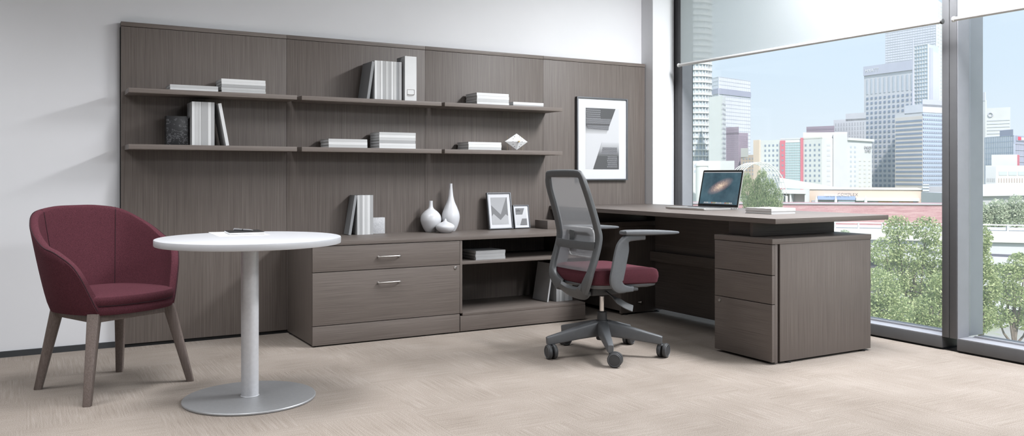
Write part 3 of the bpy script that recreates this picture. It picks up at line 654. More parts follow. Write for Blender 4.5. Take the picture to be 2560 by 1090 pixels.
def nrm(i, z):
    a, b_ = surf(max(i - 1, 0), z), surf(min(i + 1, N - 1), z); d = b_ - a; n_ = Vector((d.y, -d.x, 0)); n_.normalize()
    return n_ if n_.dot(surf(i, z) - Vector((0.0, 0, z))) > 0 else -n_
TH = 0.040
rings = []; innerp = []; rimo = []
for i in range(N):
    zt = zr[i]; ring = []; th = TH * (0.72 if i in (0, N - 1) else 1.0)
    for k in range(11): z = lerp(Z0, zt - 0.016, k / 10); ring.append(surf(i, z))
    n_ = nrm(i, zt); o_ = surf(i, zt - 0.016)
    for a in (30, 60, 90, 120, 150): ring.append(o_ - n_ * (th / 2) * (1 - math.cos(R(a))) + Vector((0, 0, 0.016 * math.sin(R(a)))))
    inn = []
    for k in range(11):
        z = lerp(zt - 0.016, min(0.425, zt - 0.017), k / 10); q = surf(i, z) - nrm(i, z) * th; ring.append(q); inn.append(q)
    rings.append(ring); innerp.append(inn); rimo.append(ring[11])
obj('upholstered_shell', loft(BM(), rings), BURG, ac)
bm = BM(); tube(bm, [p + Vector((0, 0, 0.0015)) for p in rimo], 0.0022, 6); obj('rim_piping', bm, PIPING, ac)
for i in (N // 2 - 10, N // 2 + 10):
    bm = BM(); tube(bm, [rings[i][13], rings[i][14]] + [q + (Vector((0, 0, q.z)) - q) * 0.004 for q in innerp[i]], 0.0016, 6); obj('back_seam', bm, PIPING, ac)
SP = [(-0.235, 0), (-0.222, 0.095), (-0.170, 0.180), (-0.06, 0.228), (0.09, 0.240), (0.185, 0.222), (0.245, 0.155), (0.270, 0.07), (0.275, 0)]
half = bez([(a, b_, 0) for a, b_ in SP], 5); outl = [(p.x, p.y) for p in half] + [(p.x, -p.y) for p in reversed(half[1:-1])]
def pad(z0, z1, crown, sc, b_):
    """cushion with rounded edges and a soft crown"""
    rings = []; c0 = Vector((0.02, 0, 0))
    for s_, z in ((0.90, z0), (sc - 0.012, z0), (sc, z0 + b_ * 0.5), (sc + 0.006, (z0 + z1) / 2), (sc, z1 - b_ * 0.5), (sc - 0.015, z1), (0.85, z1 + crown * 0.45), (0.6, z1 + crown * 0.8), (0.3, z1 + crown), (0.01, z1 + crown * 1.02)):
        rings.append([c0 + (Vector((x, y, 0)) - c0) * s_ + Vector((0, 0, z)) for x, y in outl])
    return loft(BM(), rings)
obj('seat_cushion', pad(0.436, 0.476, 0.014, 1.0, 0.012), BURG, ac)
obj('seat_base', pad(0.392, 0.4345, 0.0, 0.985, 0.01), BURG, ac)
bm = BM(); tube(bm, [Vector((0.02, 0, 0)) + (Vector((x, y, 0)) - Vector((0.02, 0, 0))) * 0.992 + Vector((0, 0, 0.4352)) for x, y in outl], 0.0016, 6, True); obj('seat_seam', bm, PIPING, ac)
LEGS = [((0.178, 0.198), (0.246, 0.276)), ((0.178, -0.198), (0.246, -0.276)), ((-0.165, 0.168), (-0.246, 0.217)), ((-0.165, -0.168), (-0.246, -0.217))]
for (tx, ty), (bx1, by1) in LEGS:
    bm = BM(); sweep(bm, [(bx1, by1, 0.0), (bx1, by1, 0.0005), (lerp(bx1, tx, 0.5), lerp(by1, ty, 0.5), 0.198), (tx, ty, 0.394)], [(0.0165, 0.0165), (0.0175, 0.0175), (0.0225, 0.0225), (0.028, 0.028)], (tx - 0, ty, 0.0), 16, 5); obj('leg', bm, W_LEG, ac)
def rail(a, b_, z): 
    bm = BM(); sweep(bm, [(a[0], a[1], z), (b_[0], b_[1], z)], (0.011, 0.0165), (0, 0, 1), 12, 6); obj('apron_rail', bm, W_LEG, ac)
t0 = [l[0] for l in LEGS]
rail(t0[0], t0[2], 0.372); rail(t0[1], t0[3], 0.372); rail(t0[2], t0[3], 0.372); rail(t0[0], t0[1], 0.372)

# ------------------------------------------------------------------ office chair
oc = thing('office_chair', 'grey mesh back office chair with burgundy seat on a five star base at the desk', 'office chair', (2.91, 4.03, 0))
angs = [170, 242, 314, 26, 98]
casts = [(-0.330, 0.006), (-0.109, -0.338), (0.291, -0.253), (0.342, 0.171), (-0.039, 0.332)]
tips = []
for a in angs:
    c_, s_ = math.cos(R(a)), math.sin(R(a)); d = Vector((c_, s_, 0))
    bm = BM(); pth = [d * r_ + Vector((0, 0, z)) for r_, z in ((0.012, 0.152), (0.05, 0.150), (0.15, 0.134), (0.26, 0.113), (0.335, 0.100), (0.345, 0.099))]
    sweep(bm, pth, [(0.032, 0.044), (0.031, 0.044), (0.025, 0.036), (0.020, 0.029), (0.017, 0.024), (0.014, 0.021)], (0, 0, 1), 20, 5.5); obj('base_leg', bm, CGREY2, oc)
    tips.append(d * 0.328)
bm = BM(); lathe(bm, [(0.030, 0.085), (0.034, 0.09), (0.036, 0.12), (0.040, 0.185), (0.036, 0.197), (0.0285, 0.20), (0.028, 0.246), (0.022, 0.25)], 28); obj('hub', bm, CDARK, oc)
bm = BM(); lathe(bm, [(0.0145, 0.248), (0.0145, 0.352)], 24); gc = obj('gas_cylinder', bm, CHROME, oc)
bm = BM(); lathe(bm, [(0.0175, 0.336), (0.0175, 0.352), (0.012, 0.353)], 20); obj('cylinder_collar', bm, BLACK, gc)
for (x, y), t in zip(casts, tips):
    x, y = t.x + (x - t.x) * 0.4, t.y + (y - t.y) * 0.4
    cr_ = bpy.data.objects.new('caster', None); COL.objects.link(cr_); cr_.parent = oc; cr_.location = (x, y, 0)
    off = Vector((t.x - x, t.y - y, 0)); d = Vector((off.x, off.y, 0)); d = d.normalized() if d.length > 0.004 else Vector((1, 0, 0)); side = Vector((-d.y, d.x, 0))
    side = Vector((0.45, -0.893, 0)) if side.dot(Vector((0.45, -0.893, 0))) > 0.3 else side; dd = Vector((-side.y, side.x, 0))
    for s_ in (-1, 1):
        bm = BM(); p0 = side * s_ * 0.006 + Vector((0, 0, 0.041)); p1 = side * s_ * 0.027 + Vector((0, 0, 0.041)); cyl(bm, p0, p1, 0.0405, 32, 0.005); w_ = obj('wheel', bm, CDARK, cr_)
        bm = BM(); ring = [p1 + side * s_ * 0.0004 + (dd * math.cos(2 * math.pi * k / 28) + Vector((0, 0, 1)) * math.sin(2 * math.pi * k / 28)) * 0.033 for k in range(28)]; tube(bm, ring, 0.0016, 6, True); obj('wheel_rim_line', bm, CGREY2, w_)
    bm = BM(); cyl(bm, off * 0.9 + Vector((0, 0, 0.05)), off * 0.9 + Vector((0, 0, 0.092)), 0.011, 14); sweep(bm, [off * 0.9 + Vector((0, 0, 0.066)), Vector((0, 0, 0.062)), Vector((0, 0, 0.04))], [(0.013, 0.012), (0.012, 0.013), (0.006, 0.010)], [tuple(side.cross(Vector((0, 0, 1))))] * 3, 10, 3); obj('caster_fork', bm, CDARK, cr_)
# seat
def seatring(s_, z, tilt=0.0):
    out = []
    for x, y in rrect(-0.205 * s_, 0.262 * s_, -0.245 * s_, 0.245 * s_, 0.085 * s_, 7):
        wf = 0.018 * max(0, x / 0.262) ** 2
        out.append(Vector((x, y, z - wf * 0.8 + 0.02 * (y / 0.245) ** 2 * (0.6 if z > 0.46 else 0.2))))
    return out
bm = loft(BM(), [seatring(s_, z) for s_, z in ((0.5, 0.428), (0.94, 0.428), (0.975, 0.436), (1.0, 0.462), (0.995, 0.486), (0.965, 0.503), (0.90, 0.511), (0.6, 0.513), (0.3, 0.513), (0.02, 0.513))]); obj('seat_cushion', bm, BURG2, oc)
bm = loft(BM(), [seatring(s_, z) for s_, z in ((0.4, 0.400), (0.80, 0.404), (0.93, 0.416), (0.945, 0.427))]); obj('seat_pan', bm, CGREY2, oc)
bm = BM(); box(bm, -0.12, 0.12, -0.075, 0.075, 0.352, 0.402, 0.012, 3); box(bm, -0.05, 0.06, -0.262, 0.262, 0.395, 0.411, 0.005); obj('tilt_mechanism', bm, CDARK, oc)
bm = BM(); lp_ = bez([(-0.03, -0.08, 0.375), (-0.022, -0.12, 0.355), (-0.004, -0.15, 0.332), (0.035, -0.175, 0.303), (0.075, -0.19, 0.284)], 6)
sweep(bm, lp_, [(0.006, 0.004)] * 8 + [(0.008, 0.004), (0.010, 0.004), (0.013, 0.004), (0.016, 0.004), (0.019, 0.004)] + [(0.022, 0.004)] * 12, (0.1, -1, 0.55), 12, 4); obj('tilt_lever', bm, CGREY, oc)
# back
PR = [(-0.262, 1.032), (-0.243, 0.965), (-0.215, 0.885), (-0.190, 0.81), (-0.172, 0.745), (-0.163, 0.695), (-0.172, 0.64), (-0.192, 0.575), (-0.212, 0.515), (-0.222, 0.465)]
HW = [0.165, 0.183, 0.187, 0.190, 0.193, 0.196, 0.197, 0.197, 0.193, 0.178]
rightside = [(x, -w_, z) for (x, z), w_ in zip(PR, HW)]
bot = [(-0.212, -0.135, 0.415), (-0.185, -0.07, 0.376), (-0.178, 0.0, 0.368), (-0.185, 0.07, 0.376), (-0.212, 0.135, 0.415)]
left = [(x, -y, z) for x, y, z in reversed(rightside)]
top = [(-0.267, 0.135, 1.046), (-0.270, 0.0, 1.049), (-0.267, -0.135, 1.046)]
loop = rightside + bot + left + top
P4 = loop + loop[:3]; pth = []
Lp = len(loop)
for i in range(Lp):
    a, b_, c_, d = [Vector(loop[(i + k) % Lp]) for k in (-1, 0, 1, 2)]
    for k in range(5):
        t = k / 5; pth.append(0.5 * ((2 * b_) + (c_ - a) * t + (2 * a - 5 * b_ + 4 * c_ - d) * t * t + (3 * b_ - a - 3 * c_ + d) * t ** 3))
ab = []
for q in pth:
    if q.z < 0.5: w_ = lerp(0.046, 0.0225, (q.z - 0.36) / 0.14); th = 0.017
    elif q.z > 1.02: w_ = 0.021; th = 0.013
    else: w_ = 0.0225; th = 0.0155
    ab.append((w_, th))
ups = []
m_ = len(pth)
for i, q in enumerate(pth):
    t = (pth[(i + 1) % m_] - pth[i - 1]).normalized(); nrm_ = Vector((1, 0, 0.28)) if q.z > 0.72 else (Vector((1, 0, -0.35)) if q.z > 0.5 else Vector((0.75, 0, 0.66)) if q.z < 0.40 else Vector((1, 0, -0.1)))
    ups.append(tuple(nrm_))
obj('back_frame', sweep(BM(), pth, ab, ups, 14, 3.4, closed=True), CGREY, oc)
bm = BM(); sweep(bm, [(-0.18, 0, 0.362), (-0.13, 0, 0.362), (-0.06, 0, 0.375)], [(0.07, 0.018), (0.062, 0.016), (0.05, 0.016)], (0, 0, 1), 14, 4); obj('back_bracket', bm, CGREY, oc)
mz = [0.505 + (1.03 - 0.505) * k / 24 for k in range(25)]
def prof(z):
    pp = list(reversed(PR))
    for (x0, z0), (x1, z1) in zip(pp, pp[1:]):
        if z <= z1: return lerp(x0, x1, (z - z0) / (z1 - z0))
    return PR[0][0]
def hw(z):
    pp = list(zip([p[1] for p in reversed(PR)], reversed(HW)))
    for (z0, w0), (z1, w1) in zip(pp, pp[1:]):
        if z <= z1: return lerp(w0, w1, (z - z0) / (z1 - z0))
    return HW[0]
bm = BM(); G = [[bm.verts.new((prof(z) + 0.006 - 0.012 * (1 - (y_ / 6) ** 2), (y_ / 6) * (hw(z) - 0.012), z)) for y_ in range(-6, 7)] for z in mz]
for i in range(24):
    for j in range(12): bm.faces.new((G[i][j], G[i][j + 1], G[i + 1][j + 1], G[i + 1][j]))
obj('mesh_back', bm, MESH, oc)
bm = BM(); sweep(bm, [(-0.185, -0.19, 0.645), (-0.200, -0.10, 0.645), (-0.203, 0, 0.645), (-0.200, 0.10, 0.645), (-0.185, 0.19, 0.645)], (0.024, 0.006), (1, 0, 0), 12, 5); obj('lumbar_bar', bm, CGREY, oc)
lr = [(y, z) for y, z in rrect(-0.125, 0.125, 0.575, 0.74, 0.035, 6)]
bm = BM(); tube(bm, [(-0.146 - 0.010 * (1 - (y / 0.125) ** 2), y, z) for y, z in lr], 0.0048, 8, True); lu = obj('lumbar_pad', bm, RAIL, oc)
bm = BM(); sweep(bm, [(-0.147 - 0.010 * (1 - (y / 0.125) ** 2), y, 0.716) for y in (-0.118, -0.06, 0, 0.06, 0.118)], (0.004, 0.020), (0, 0, 1), 10, 5); obj('lumbar_grip', bm, CGREY2, lu)
bm = BM(); extrude_poly(bm, [(-0.150, y * 0.97, 0.6575 + (z - 0.6575) * 0.96) for y, z in lr], (0.003, 0, 0)); obj('lumbar_panel', bm, LUMB, lu)
bm = BM(); box(bm, -0.172, -0.156, 0.03, 0.085, 0.60, 0.725, 0.004); obj('lumbar_slider', bm, CGREY, lu)
# arms
for s_ in (-1, 1):
    arm = bpy.data.objects.new('arm', None); COL.objects.link(arm); arm.parent = oc; arm.location = (0, 0, 0)
    q = [(0.05, s_ * 0.20, 0.405), (0.02, s_ * 0.255, 0.405), (-0.075, s_ * 0.283, 0.420), (-0.112, s_ * 0.288, 0.455), (-0.098, s_ * 0.288, 0.53), (-0.078, s_ * 0.287, 0.61), (-0.060, s_ * 0.286, 0.668), (-0.035, s_ * 0.284, 0.692), (0.02, s_ * 0.282, 0.698), (0.08, s_ * 0.282, 0.700)]
    pp = bez(q, 5)
    ups_ = [(0, s_, 0.001)] * len(pp); abp = []
    for p in pp: abp.append((0.046, 0.012) if 0.44 < p.z < 0.66 else ((0.014, 0.009) if p.z < 0.43 and p.x > -0.06 else (0.036, 0.012) if p.z < 0.5 else (0.022, 0.018)))
    for _ in range(7): abp = [tuple((abp[max(i - 1, 0)][k] + abp[i][k] * 2 + abp[min(i + 1, len(abp) - 1)][k]) / 4 for k in (0, 1)) for i in range(len(abp))]
    obj('arm_post', sweep(BM(), pp, abp, ups_, 14, 3.6), CGREY2, arm)
    rr = []
    for x, w_, zc, h_ in ((-0.070, 0.020, 0.722, 0.008), (-0.064, 0.034, 0.722, 0.0125), (-0.03, 0.043, 0.722, 0.015), (0.08, 0.046, 0.7195, 0.0155), (0.20, 0.044, 0.716, 0.0135), (0.28, 0.038, 0.713, 0.010), (0.312, 0.030, 0.7125, 0.007), (0.322, 0.018, 0.7125, 0.004)):
        ring = []
        for k in range(16):
            a = 2 * math.pi * k / 16; c_, n_ = math.cos(a), math.sin(a); ring.append(Vector((x, s_ * 0.282 + w_ * math.copysign(abs(c_) ** 0.6, c_), zc + h_ * math.copysign(abs(n_) ** 0.6, n_))))
        rr.append(ring)
    obj('arm_pad', loft(BM(), rr), CGREY2, arm)

# ------------------------------------------------------------------ the city outside
GZ = -9.0
_g = BM(); box(_g, -400, 1500, -900, 1400, GZ - 2, GZ)
def ground_mat():
    m, nt, b = _m('grass_and_paving'); f = noise(nt, coords(nt, (1, 1, 1)), 0.09, 4, 0.6); f2 = noise(nt, coords(nt, (1, 1, 1)), 3.0, 3)
    mx = _n(nt, 'ShaderNodeMath', operation='MULTIPLY_ADD'); nt.links.new(f2, mx.inputs[0]); mx.inputs[1].default_value = 0.25; nt.links.new(f, mx.inputs[2])
    nt.links.new(ramp(nt, mx.outputs[0], [(0.50, (0.34, 0.40, 0.22)), (0.62, (0.42, 0.46, 0.28)), (0.70, (0.48, 0.47, 0.44))]), b.inputs['Base Color']); b.inputs['Roughness'].default_value = 0.95; return m
struct('ground_outside', _g, ground_mat())

def pal(name, c, r=0.85): return plain(name, c, r, var=0.03, scale=0.15, spec=0.1)
B_WHITE = pal('facade_white', (0.88, 0.87, 0.86)); B_CREAM = pal('facade_cream', (0.88, 0.85, 0.80)); B_GREYP = pal('facade_pale_grey', (0.80, 0.79, 0.82))  # outdoor haze is mixed into the paler facade and window colours
B_GREY = pal('facade_grey', (0.60, 0.59, 0.62)); B_LAV = pal('facade_lavender', (0.70, 0.70, 0.80)); B_LAV2 = pal('facade_lavender_pale', (0.84, 0.84, 0.91))
B_BLUE = pal('glass_blue', (0.62, 0.70, 0.84), 0.4); B_BLUEP = pal('glass_blue_pale', (0.76, 0.84, 0.92), 0.4); B_TEAL = pal('glass_teal', (0.48, 0.63, 0.66), 0.4)
B_RED = pal('facade_red', (0.78, 0.24, 0.30)); B_PURP = pal('facade_purple_brown', (0.38, 0.31, 0.38)); B_PURP2 = pal('facade_mauve', (0.44, 0.36, 0.43))
B_TAN = pal('facade_tan', (0.90, 0.71, 0.58)); B_TAN2 = pal('facade_brown', (0.58, 0.48, 0.46)); B_WIN = pal('window_grey_blue', (0.36, 0.41, 0.52), 0.3)
B_WIN2 = pal('window_pale', (0.66, 0.70, 0.77), 0.3); B_WIN3 = pal('window_slate', (0.33, 0.36, 0.48), 0.3); B_BEIGEB = pal('facade_beige_band', (0.84, 0.77, 0.72)); B_MULL = pal('facade_mullion', (0.80, 0.82, 0.86))
B_SHADE = pal('deck_shade_and_letters', (0.16, 0.15, 0.17)); B_AWN = pal('awning_blue', (0.42, 0.52, 0.80)); B_ORNG = pal('panel_orange', (0.75, 0.45, 0.20)); B_BAND = pal('band_slate', (0.48, 0.48, 0.60))
def brick():
    m, nt, b = _m('faded_red_brick'); v = coords(nt, (1, 1, 1)); f = noise(nt, coords(nt, (0.25, 0.25, 2.2)), 1.6, 5, 0.65); f2 = noise(nt, v, 6, 3)
    mx = _n(nt, 'ShaderNodeMath', operation='MULTIPLY_ADD'); nt.links.new(f2, mx.inputs[0]); mx.inputs[1].default_value = 0.3; nt.links.new(f, mx.inputs[2])
    nt.links.new(ramp(nt, mx.outputs[0], [(0.4, (0.52, 0.26, 0.28)), (0.62, (0.62, 0.35, 0.37)), (0.85, (0.72, 0.48, 0.48))]), b.inputs['Base Color']); b.inputs['Roughness'].default_value = 0.9; return m
BRICK = brick()

class Bld:
    """building given by the photo columns of its visible front corners and their distances"""
    def __init__(s, name, label, ud, vtop, depth, mat, cat='building', group=None, ref=0, zb=GZ, part='walls'):
        c = [at(u, HY, d) for u, d in ud]; s.c = [Vector((p.x, p.y)) for p in c]
        s.zt = EYE - (vtop - HY) / FPX * ud[ref][1]; mid = sum(s.c, Vector((0, 0))) / len(s.c)
        s.root = thing(name, label, cat, (mid.x, mid.y, zb), 0, group); s.o = Vector((mid.x, mid.y, zb)); s.n = 0
        s.body(part, s.c, depth, zb, s.zt, mat)
    def body(s, name, c, depth, z0, z1, mat):
        away = Vector((c[0] + c[-1])).normalized() * depth
        pts = [(p.x - s.o.x, p.y - s.o.y) for p in c] + [(p.x + away.x - s.o.x, p.y + away.y - s.o.y) for p in reversed(c)]
        return obj(name, prism(BM(), pts, z0 - s.o.z, z1 - s.o.z), mat, s.root, smooth=False)
    def z(s, v, d): return EYE - (v - HY) / FPX * d
    def frame(s, i):
        a, b_ = s.c[i], s.c[i + 1]; t = (b_ - a); L = t.length; t.normalize(); n_ = Vector((t.y, -t.x))
        if n_.dot(a) > 0: n_ = -n_
        return a, t, n_, L
    def slab(s, bm, i, x0, x1, z0, z1, out=0.15, inn=0.3):
        a, t, n_, L = s.frame(i); M = Matrix(((t.x, n_.x, 0, a.x - s.o.x), (t.y, n_.y, 0, a.y - s.o.y), (0, 0, 1, -s.o.z), (0, 0, 0, 1)))
        return box(bm, x0, x1, -inn, out, z0, z1, M=M)
    def part(s, name, i, x0, x1, z0, z1, mat, out=0.15, label=None):
        L = s.frame(i)[3]
        return obj(name, s.slab(BM(), i, x0 * L, x1 * L, z0, z1, out), mat, s.root, smooth=False, label=label)
    def windows(s, i, x0, x1, z0, z1, nx, nz, fx, fz, mat, out=0.06, limit=100, name='window'):
        L = s.frame(i)[3]; rest = None
        for k in range(nz):
            for j in range(nx):
                cx = (x0 + (x1 - x0) * (j + 0.5) / nx) * L; cz = z1 - (z1 - z0) * (k + 0.5) / nz; hx = (x1 - x0) * L / nx * fx / 2; hz = (z1 - z0) / nz * fz / 2
                if s.n < limit: obj(name, s.slab(BM(), i, cx - hx, cx + hx, cz - hz, cz + hz, out), mat, s.root, smooth=False); s.n += 1
                else:
                    rest = rest or BM(); s.slab(rest, i, cx - hx, cx + hx, cz - hz, cz + hz, out)
        if rest: o = obj('window_grid', rest, mat, s.root, smooth=False); o['kind'] = 'stuff'
    def grid(s, i, x0, x1, z0, z1, nx, nz, w, mat, out=0.1, name='mullion_grid'):
        L = s.frame(i)[3]; bm = BM()
        for j in range(nx + 1): x = (x0 + (x1 - x0) * j / nx) * L; s.slab(bm, i, x - w / 2, x + w / 2, z0, z1, out)
        for k in range(nz + 1): z = z0 + (z1 - z0) * k / nz; s.slab(bm, i, x0 * L, x1 * L, z - w / 2, z + w / 2, out * 1.2)
        return obj(name, bm, mat, s.root, smooth=False)
    def bands(s, i, x0, x1, z0, z1, n_, fz, mat, out=0.08, name='window_band'):
        for k in range(n_):
            z = z1 - (z1 - z0) * (k + 0.5) / n_; h = (z1 - z0) / n_ * fz / 2; s.part(name, i, x0, x1, z - h, z + h, mat, out)
def letters(b_, body, i, x, z, size, mat, label, stretch=1.0, out=0.2):
    cu = bpy.data.curves.new('letters', 'FONT'); cu.body = body; cu.size = size; cu.extrude = 0.08; cu.space_character = 1.12; t = bpy.data.objects.new('letters', cu); COL.objects.link(t)
    me = bpy.data.meshes.new_from_object(t); bpy.data.objects.remove(t); bm = BM(); bm.from_mesh(me); bpy.data.meshes.remove(me)
    a, tv, n_, L = b_.frame(i)
    M = Matrix(((tv.x * stretch, 0, n_.x, a.x - b_.o.x + tv.x * x * L + n_.x * out), (tv.y * stretch, 0, n_.y, a.y - b_.o.y + tv.y * x * L + n_.y * out), (0, 1, 0, z - b_.o.z), (0, 0, 0, 1)))
    bmesh.ops.transform(bm, matrix=M, verts=bm.verts[:]); return obj('sign_letters', bm, mat, b_.root, smooth=False, label=label)

# --- curved residential tower at far left of the view
d0 = 420; c0 = at(1733, HY, d0); rt_ = thing('residential_tower', 'tall pale curved glass tower with white balcony bands at the left edge of the window', 'building', (c0.x, c0.y, GZ))
zt = EYE + 470 / FPX * d0 - GZ
bm = BM(); lathe(bm, [(0.1, 0), (8.3, 0), (8.3, zt), (0.1, zt)], 40); obj('glass_shaft', bm, B_BLUEP, rt_)
for k in range(int(zt / 2.98)):
    bm = BM(); z = k * 2.98 + 1; lathe(bm, [(8.0, z), (9.2, z), (9.2, z + 0.75), (8.0, z + 0.75)], 40); obj('balcony', bm, B_WHITE, rt_)
for a in range(150, 330, 12):
    bm = BM(); p = Vector((math.cos(R(a)), math.sin(R(a)), 0)) * 8.6; box(bm, p.x - 0.22, p.x + 0.22, p.y - 0.22, p.y + 0.22, 0, zt); obj('mullion_fin', bm, B_WHITE, rt_, smooth=False)
b = Bld('white_slab_tower', 'plain white slab tower just right of the curved glass tower', [(1772, 385), (1806, 376), (1814, 384)], 243, 14, B_WHITE)
b.bands(1, 0.0, 1.0, b.z(425, 380), b.z(255, 380), 14, 0.35, B_GREY, name='slot_window')
b = Bld('blue_glass_tower', 'pale blue glass office tower with a dark band near its flat top', [(1772, 560), (1797, 546), (1876, 572)], 198, 40, B_LAV2)
b.c = b.c; b.grid(0, 0, 1, GZ, b.zt, 4, 30, 0.22, B_LAV); b.grid(1, 0, 1, GZ, b.zt, 16, 30, 0.22, B_LAV)
b.part('dark_band', 0, 0, 1, b.z(238, 555), b.z(225, 555), B_BAND, 0.5); b.part('dark_band', 1, 0, 1, b.z(238, 555), b.z(225, 555), B_BAND, 0.5)
b = Bld('stepped_tower', 'dark mauve brown older tower with a stepped top', [(1815, 452), (1847, 446), (1870, 450)], 333, 20, B_PURP2)
b.body('upper_block', [b.c[0], b.c[1]], 18, b.zt - 1, b.z(318, 450), B_PURP2)
b.windows(0, 0.05, 0.95, b.z(430, 449), b.z(322, 449), 8, 20, 0.5, 0.5, B_PURP, limit=60); b.windows(1, 0.05, 0.95, b.z(430, 449), b.z(340, 449), 6, 18, 0.5, 0.5, B_PURP, limit=90)
b = Bld('beige_block', 'low beige block between the stepped tower and the hotel', [(1852, 425), (1890, 415), (1905, 420)], 388, 20, B_TAN); b.body('penthouse', [b.c[0] * 0.999, (b.c[0] + b.c[1]) / 2], 12, b.zt - 1, b.z(370, 420), B_CREAM)
b.windows(0, 0.1, 0.9, b.z(440, 420), b.z(392, 420), 4, 5, 0.5, 0.5, B_GREY)
b = Bld('white_lowrise', 'small white lowrise behind the open laptop', [(1730, 260), (1800, 262), (1836, 258)], 402, 10, B_WHITE)
b.windows(0, 0.05, 0.6, b.z(435, 260), b.z(408, 260), 5, 2, 0.6, 0.5, B_WIN2)
tk = at(1755, HY, 250); t = thing('domed_tank', 'small white domed tank seen between window frame and laptop', 'tank', (tk.x, tk.y, GZ)); h = EYE - (415 - HY) / FPX * 250 - GZ
bm = BM(); lathe(bm, [(1.8, 0), (1.8, h)], 24); obj('cylinder_wall', bm, B_WHITE, t)
bm = BM(); lathe(bm, [(2.0 * math.cos(R(a)), h + 1.7 * math.sin(R(a))) for a in range(0, 91, 15)], 24); obj('dome', bm, B_WHITE, t)

# --- lattice barrel vault
ctr = at(1902, 492, 215); vv = thing('arched_pavilion', 'white lattice barrel vault arch beside the conifer', 'pavilion', (ctr.x, ctr.y, GZ))
ax = (at(1990, HY, 300) - at(1902, HY, 215)); ax.z = 0; ax = Vector((0.55, 0.83, 0)); tv = Vector((0.83, -0.55, 0))
rad = 8.0; zc0 = EYE - (490 - HY) / FPX * 215 - GZ
for k in range(5):
    bm = BM(); tube(bm, [tv * rad * math.cos(R(a)) * 0.80 + ax * (k * 3.2) + Vector((0, 0, zc0 + rad * 1.06 * math.sin(R(a)))) for a in range(-8, 189, 7)], 0.12, 8); obj('arch', bm, B_WHITE, vv)
for a in range(0, 181, 12):
    p = tv * rad * math.cos(R(a)) * 0.80 + Vector((0, 0, zc0 + rad * 1.06 * math.sin(R(a)))); bm = BM(); tube(bm, [p, p + ax * 12.8], 0.07, 6); obj('purlin', bm, B_WHITE, vv)
for k in (0, 2, 4):
    for s_ in (-1, 1):
        p = tv * rad * 0.80 * s_ + ax * k * 3.2; bm = BM(); cyl(bm, p, p + Vector((0, 0, zc0)), 0.3, 8); obj('column', bm, B_WHITE, vv)

# --- hotel with red stripes
b = Bld('hotel', 'white hotel with red strips, teal glass and a shaded grey centre pier', [(1886, 352), (1901, 349), (1951, 341), (2008, 335), (2055, 327), (2083, 334), (2118, 331), (2180, 346)], 352, 26, B_WHITE)
zf, zw = b.z(470, 340), b.zt
b.part('beige_pier', 0, 0, 1, GZ, b.z(350, 350), B_TAN, 0.6)
b.windows(1, 0.15, 0.95, zf, zw - 1.2, 4, 9, 0.42, 0.42, B_WIN)
b.part('red_strip', 2, 0.0, 0.22, GZ, zw - 0.4, B_RED, 0.5); b.part('red_strip', 2, 0.90, 1.0, GZ, zw + 0.5, B_RED, 0.5)
b.part('teal_curtain_wall', 2, 0.23, 0.89, GZ, zw - 1.2, B_TEAL, 0.25); b.grid(2, 0.23, 0.89, zf, zw - 1.2, 9, 18, 0.12, B_GREYP, 0.3)
b.windows(2, 0.06, 0.18, zf, zw - 1.2, 1, 9, 0.7, 0.4, B_PURP2, 0.55); b.windows(3, 0.02, 0.98, zf, zw - 1.5, 4, 9, 0.36, 0.42, B_WIN)
b.part('white_end_bay', 4, 0.02, 0.95, GZ, zw + 0.2, B_WHITE, 0.4); b.windows(4, 0.2, 0.75, zf, zw - 1.5, 1, 9, 0.55, 0.4, B_GREYP, 0.46)
b.body('parapet_block', [b.c[2], b.c[3]], 20, zw - 0.2, b.z(345, 338), B_GREYP); b.body('parapet_block', [b.c[3], b.c[4], b.c[5]], 18, zw - 0.2, b.z(343, 331), B_CREAM)
b.body('shaded_pier', [b.c[5] * 0.996, b.c[6] * 0.996], 16, GZ, b.z(334, 332), B_GREYP); b.body('roof_block', [b.c[3] * 1.01, b.c[6] * 1.01], 12, zw, b.z(332, 340), B_CREAM)  # grey of the centre pier carries its shade in the colour
b.windows(6, 0.06, 0.38, zf, zw - 2.2, 2, 9, 0.42, 0.4, B_WIN2); b.windows(6, 0.40, 0.98, zf, zw - 7.5, 3, 7, 0.40, 0.4, B_CREAM, 0.1); b.part('cornice', 6, 0.0, 1.04, zw - 0.6, zw + 0.4, B_WHITE, 0.6)
letters(b, 'EMBASSY', 6, 0.66, b.z(372, 343), 1.55, B_GREY, 'grey sign letters', 1.0, 0.2); letters(b, 'SUITES', 6, 0.69, b.z(381, 343), 1.55, B_GREY, 'grey sign letters', 1.0, 0.2)
b = Bld('mauve_roof_block', 'flat mauve rooftop block seen above the hotel roof', [(2016, 425), (2086, 415)], 317, 20, B_PURP2); b.bands(0, 0.02, 0.98, b.zt - 4, b.zt - 0.5, 2, 0.5, B_PURP, name='louvre_band')
b = Bld('grey_midrise', 'pale grey midrise with dark vertical slots left of the tall hotel tower', [(2084, 440), (2165, 425)], 300, 24, B_GREYP)
b.body('upper_block', [b.c[0] + (b.c[1] - b.c[0]) * 0.38, b.c[1]], 16, b.zt - 1, b.z(283, 430), B_GREYP)
b.windows(0, 0.03, 0.97, b.z(360, 432), b.z(305, 432), 11, 5, 0.35, 0.7, B_GREY)
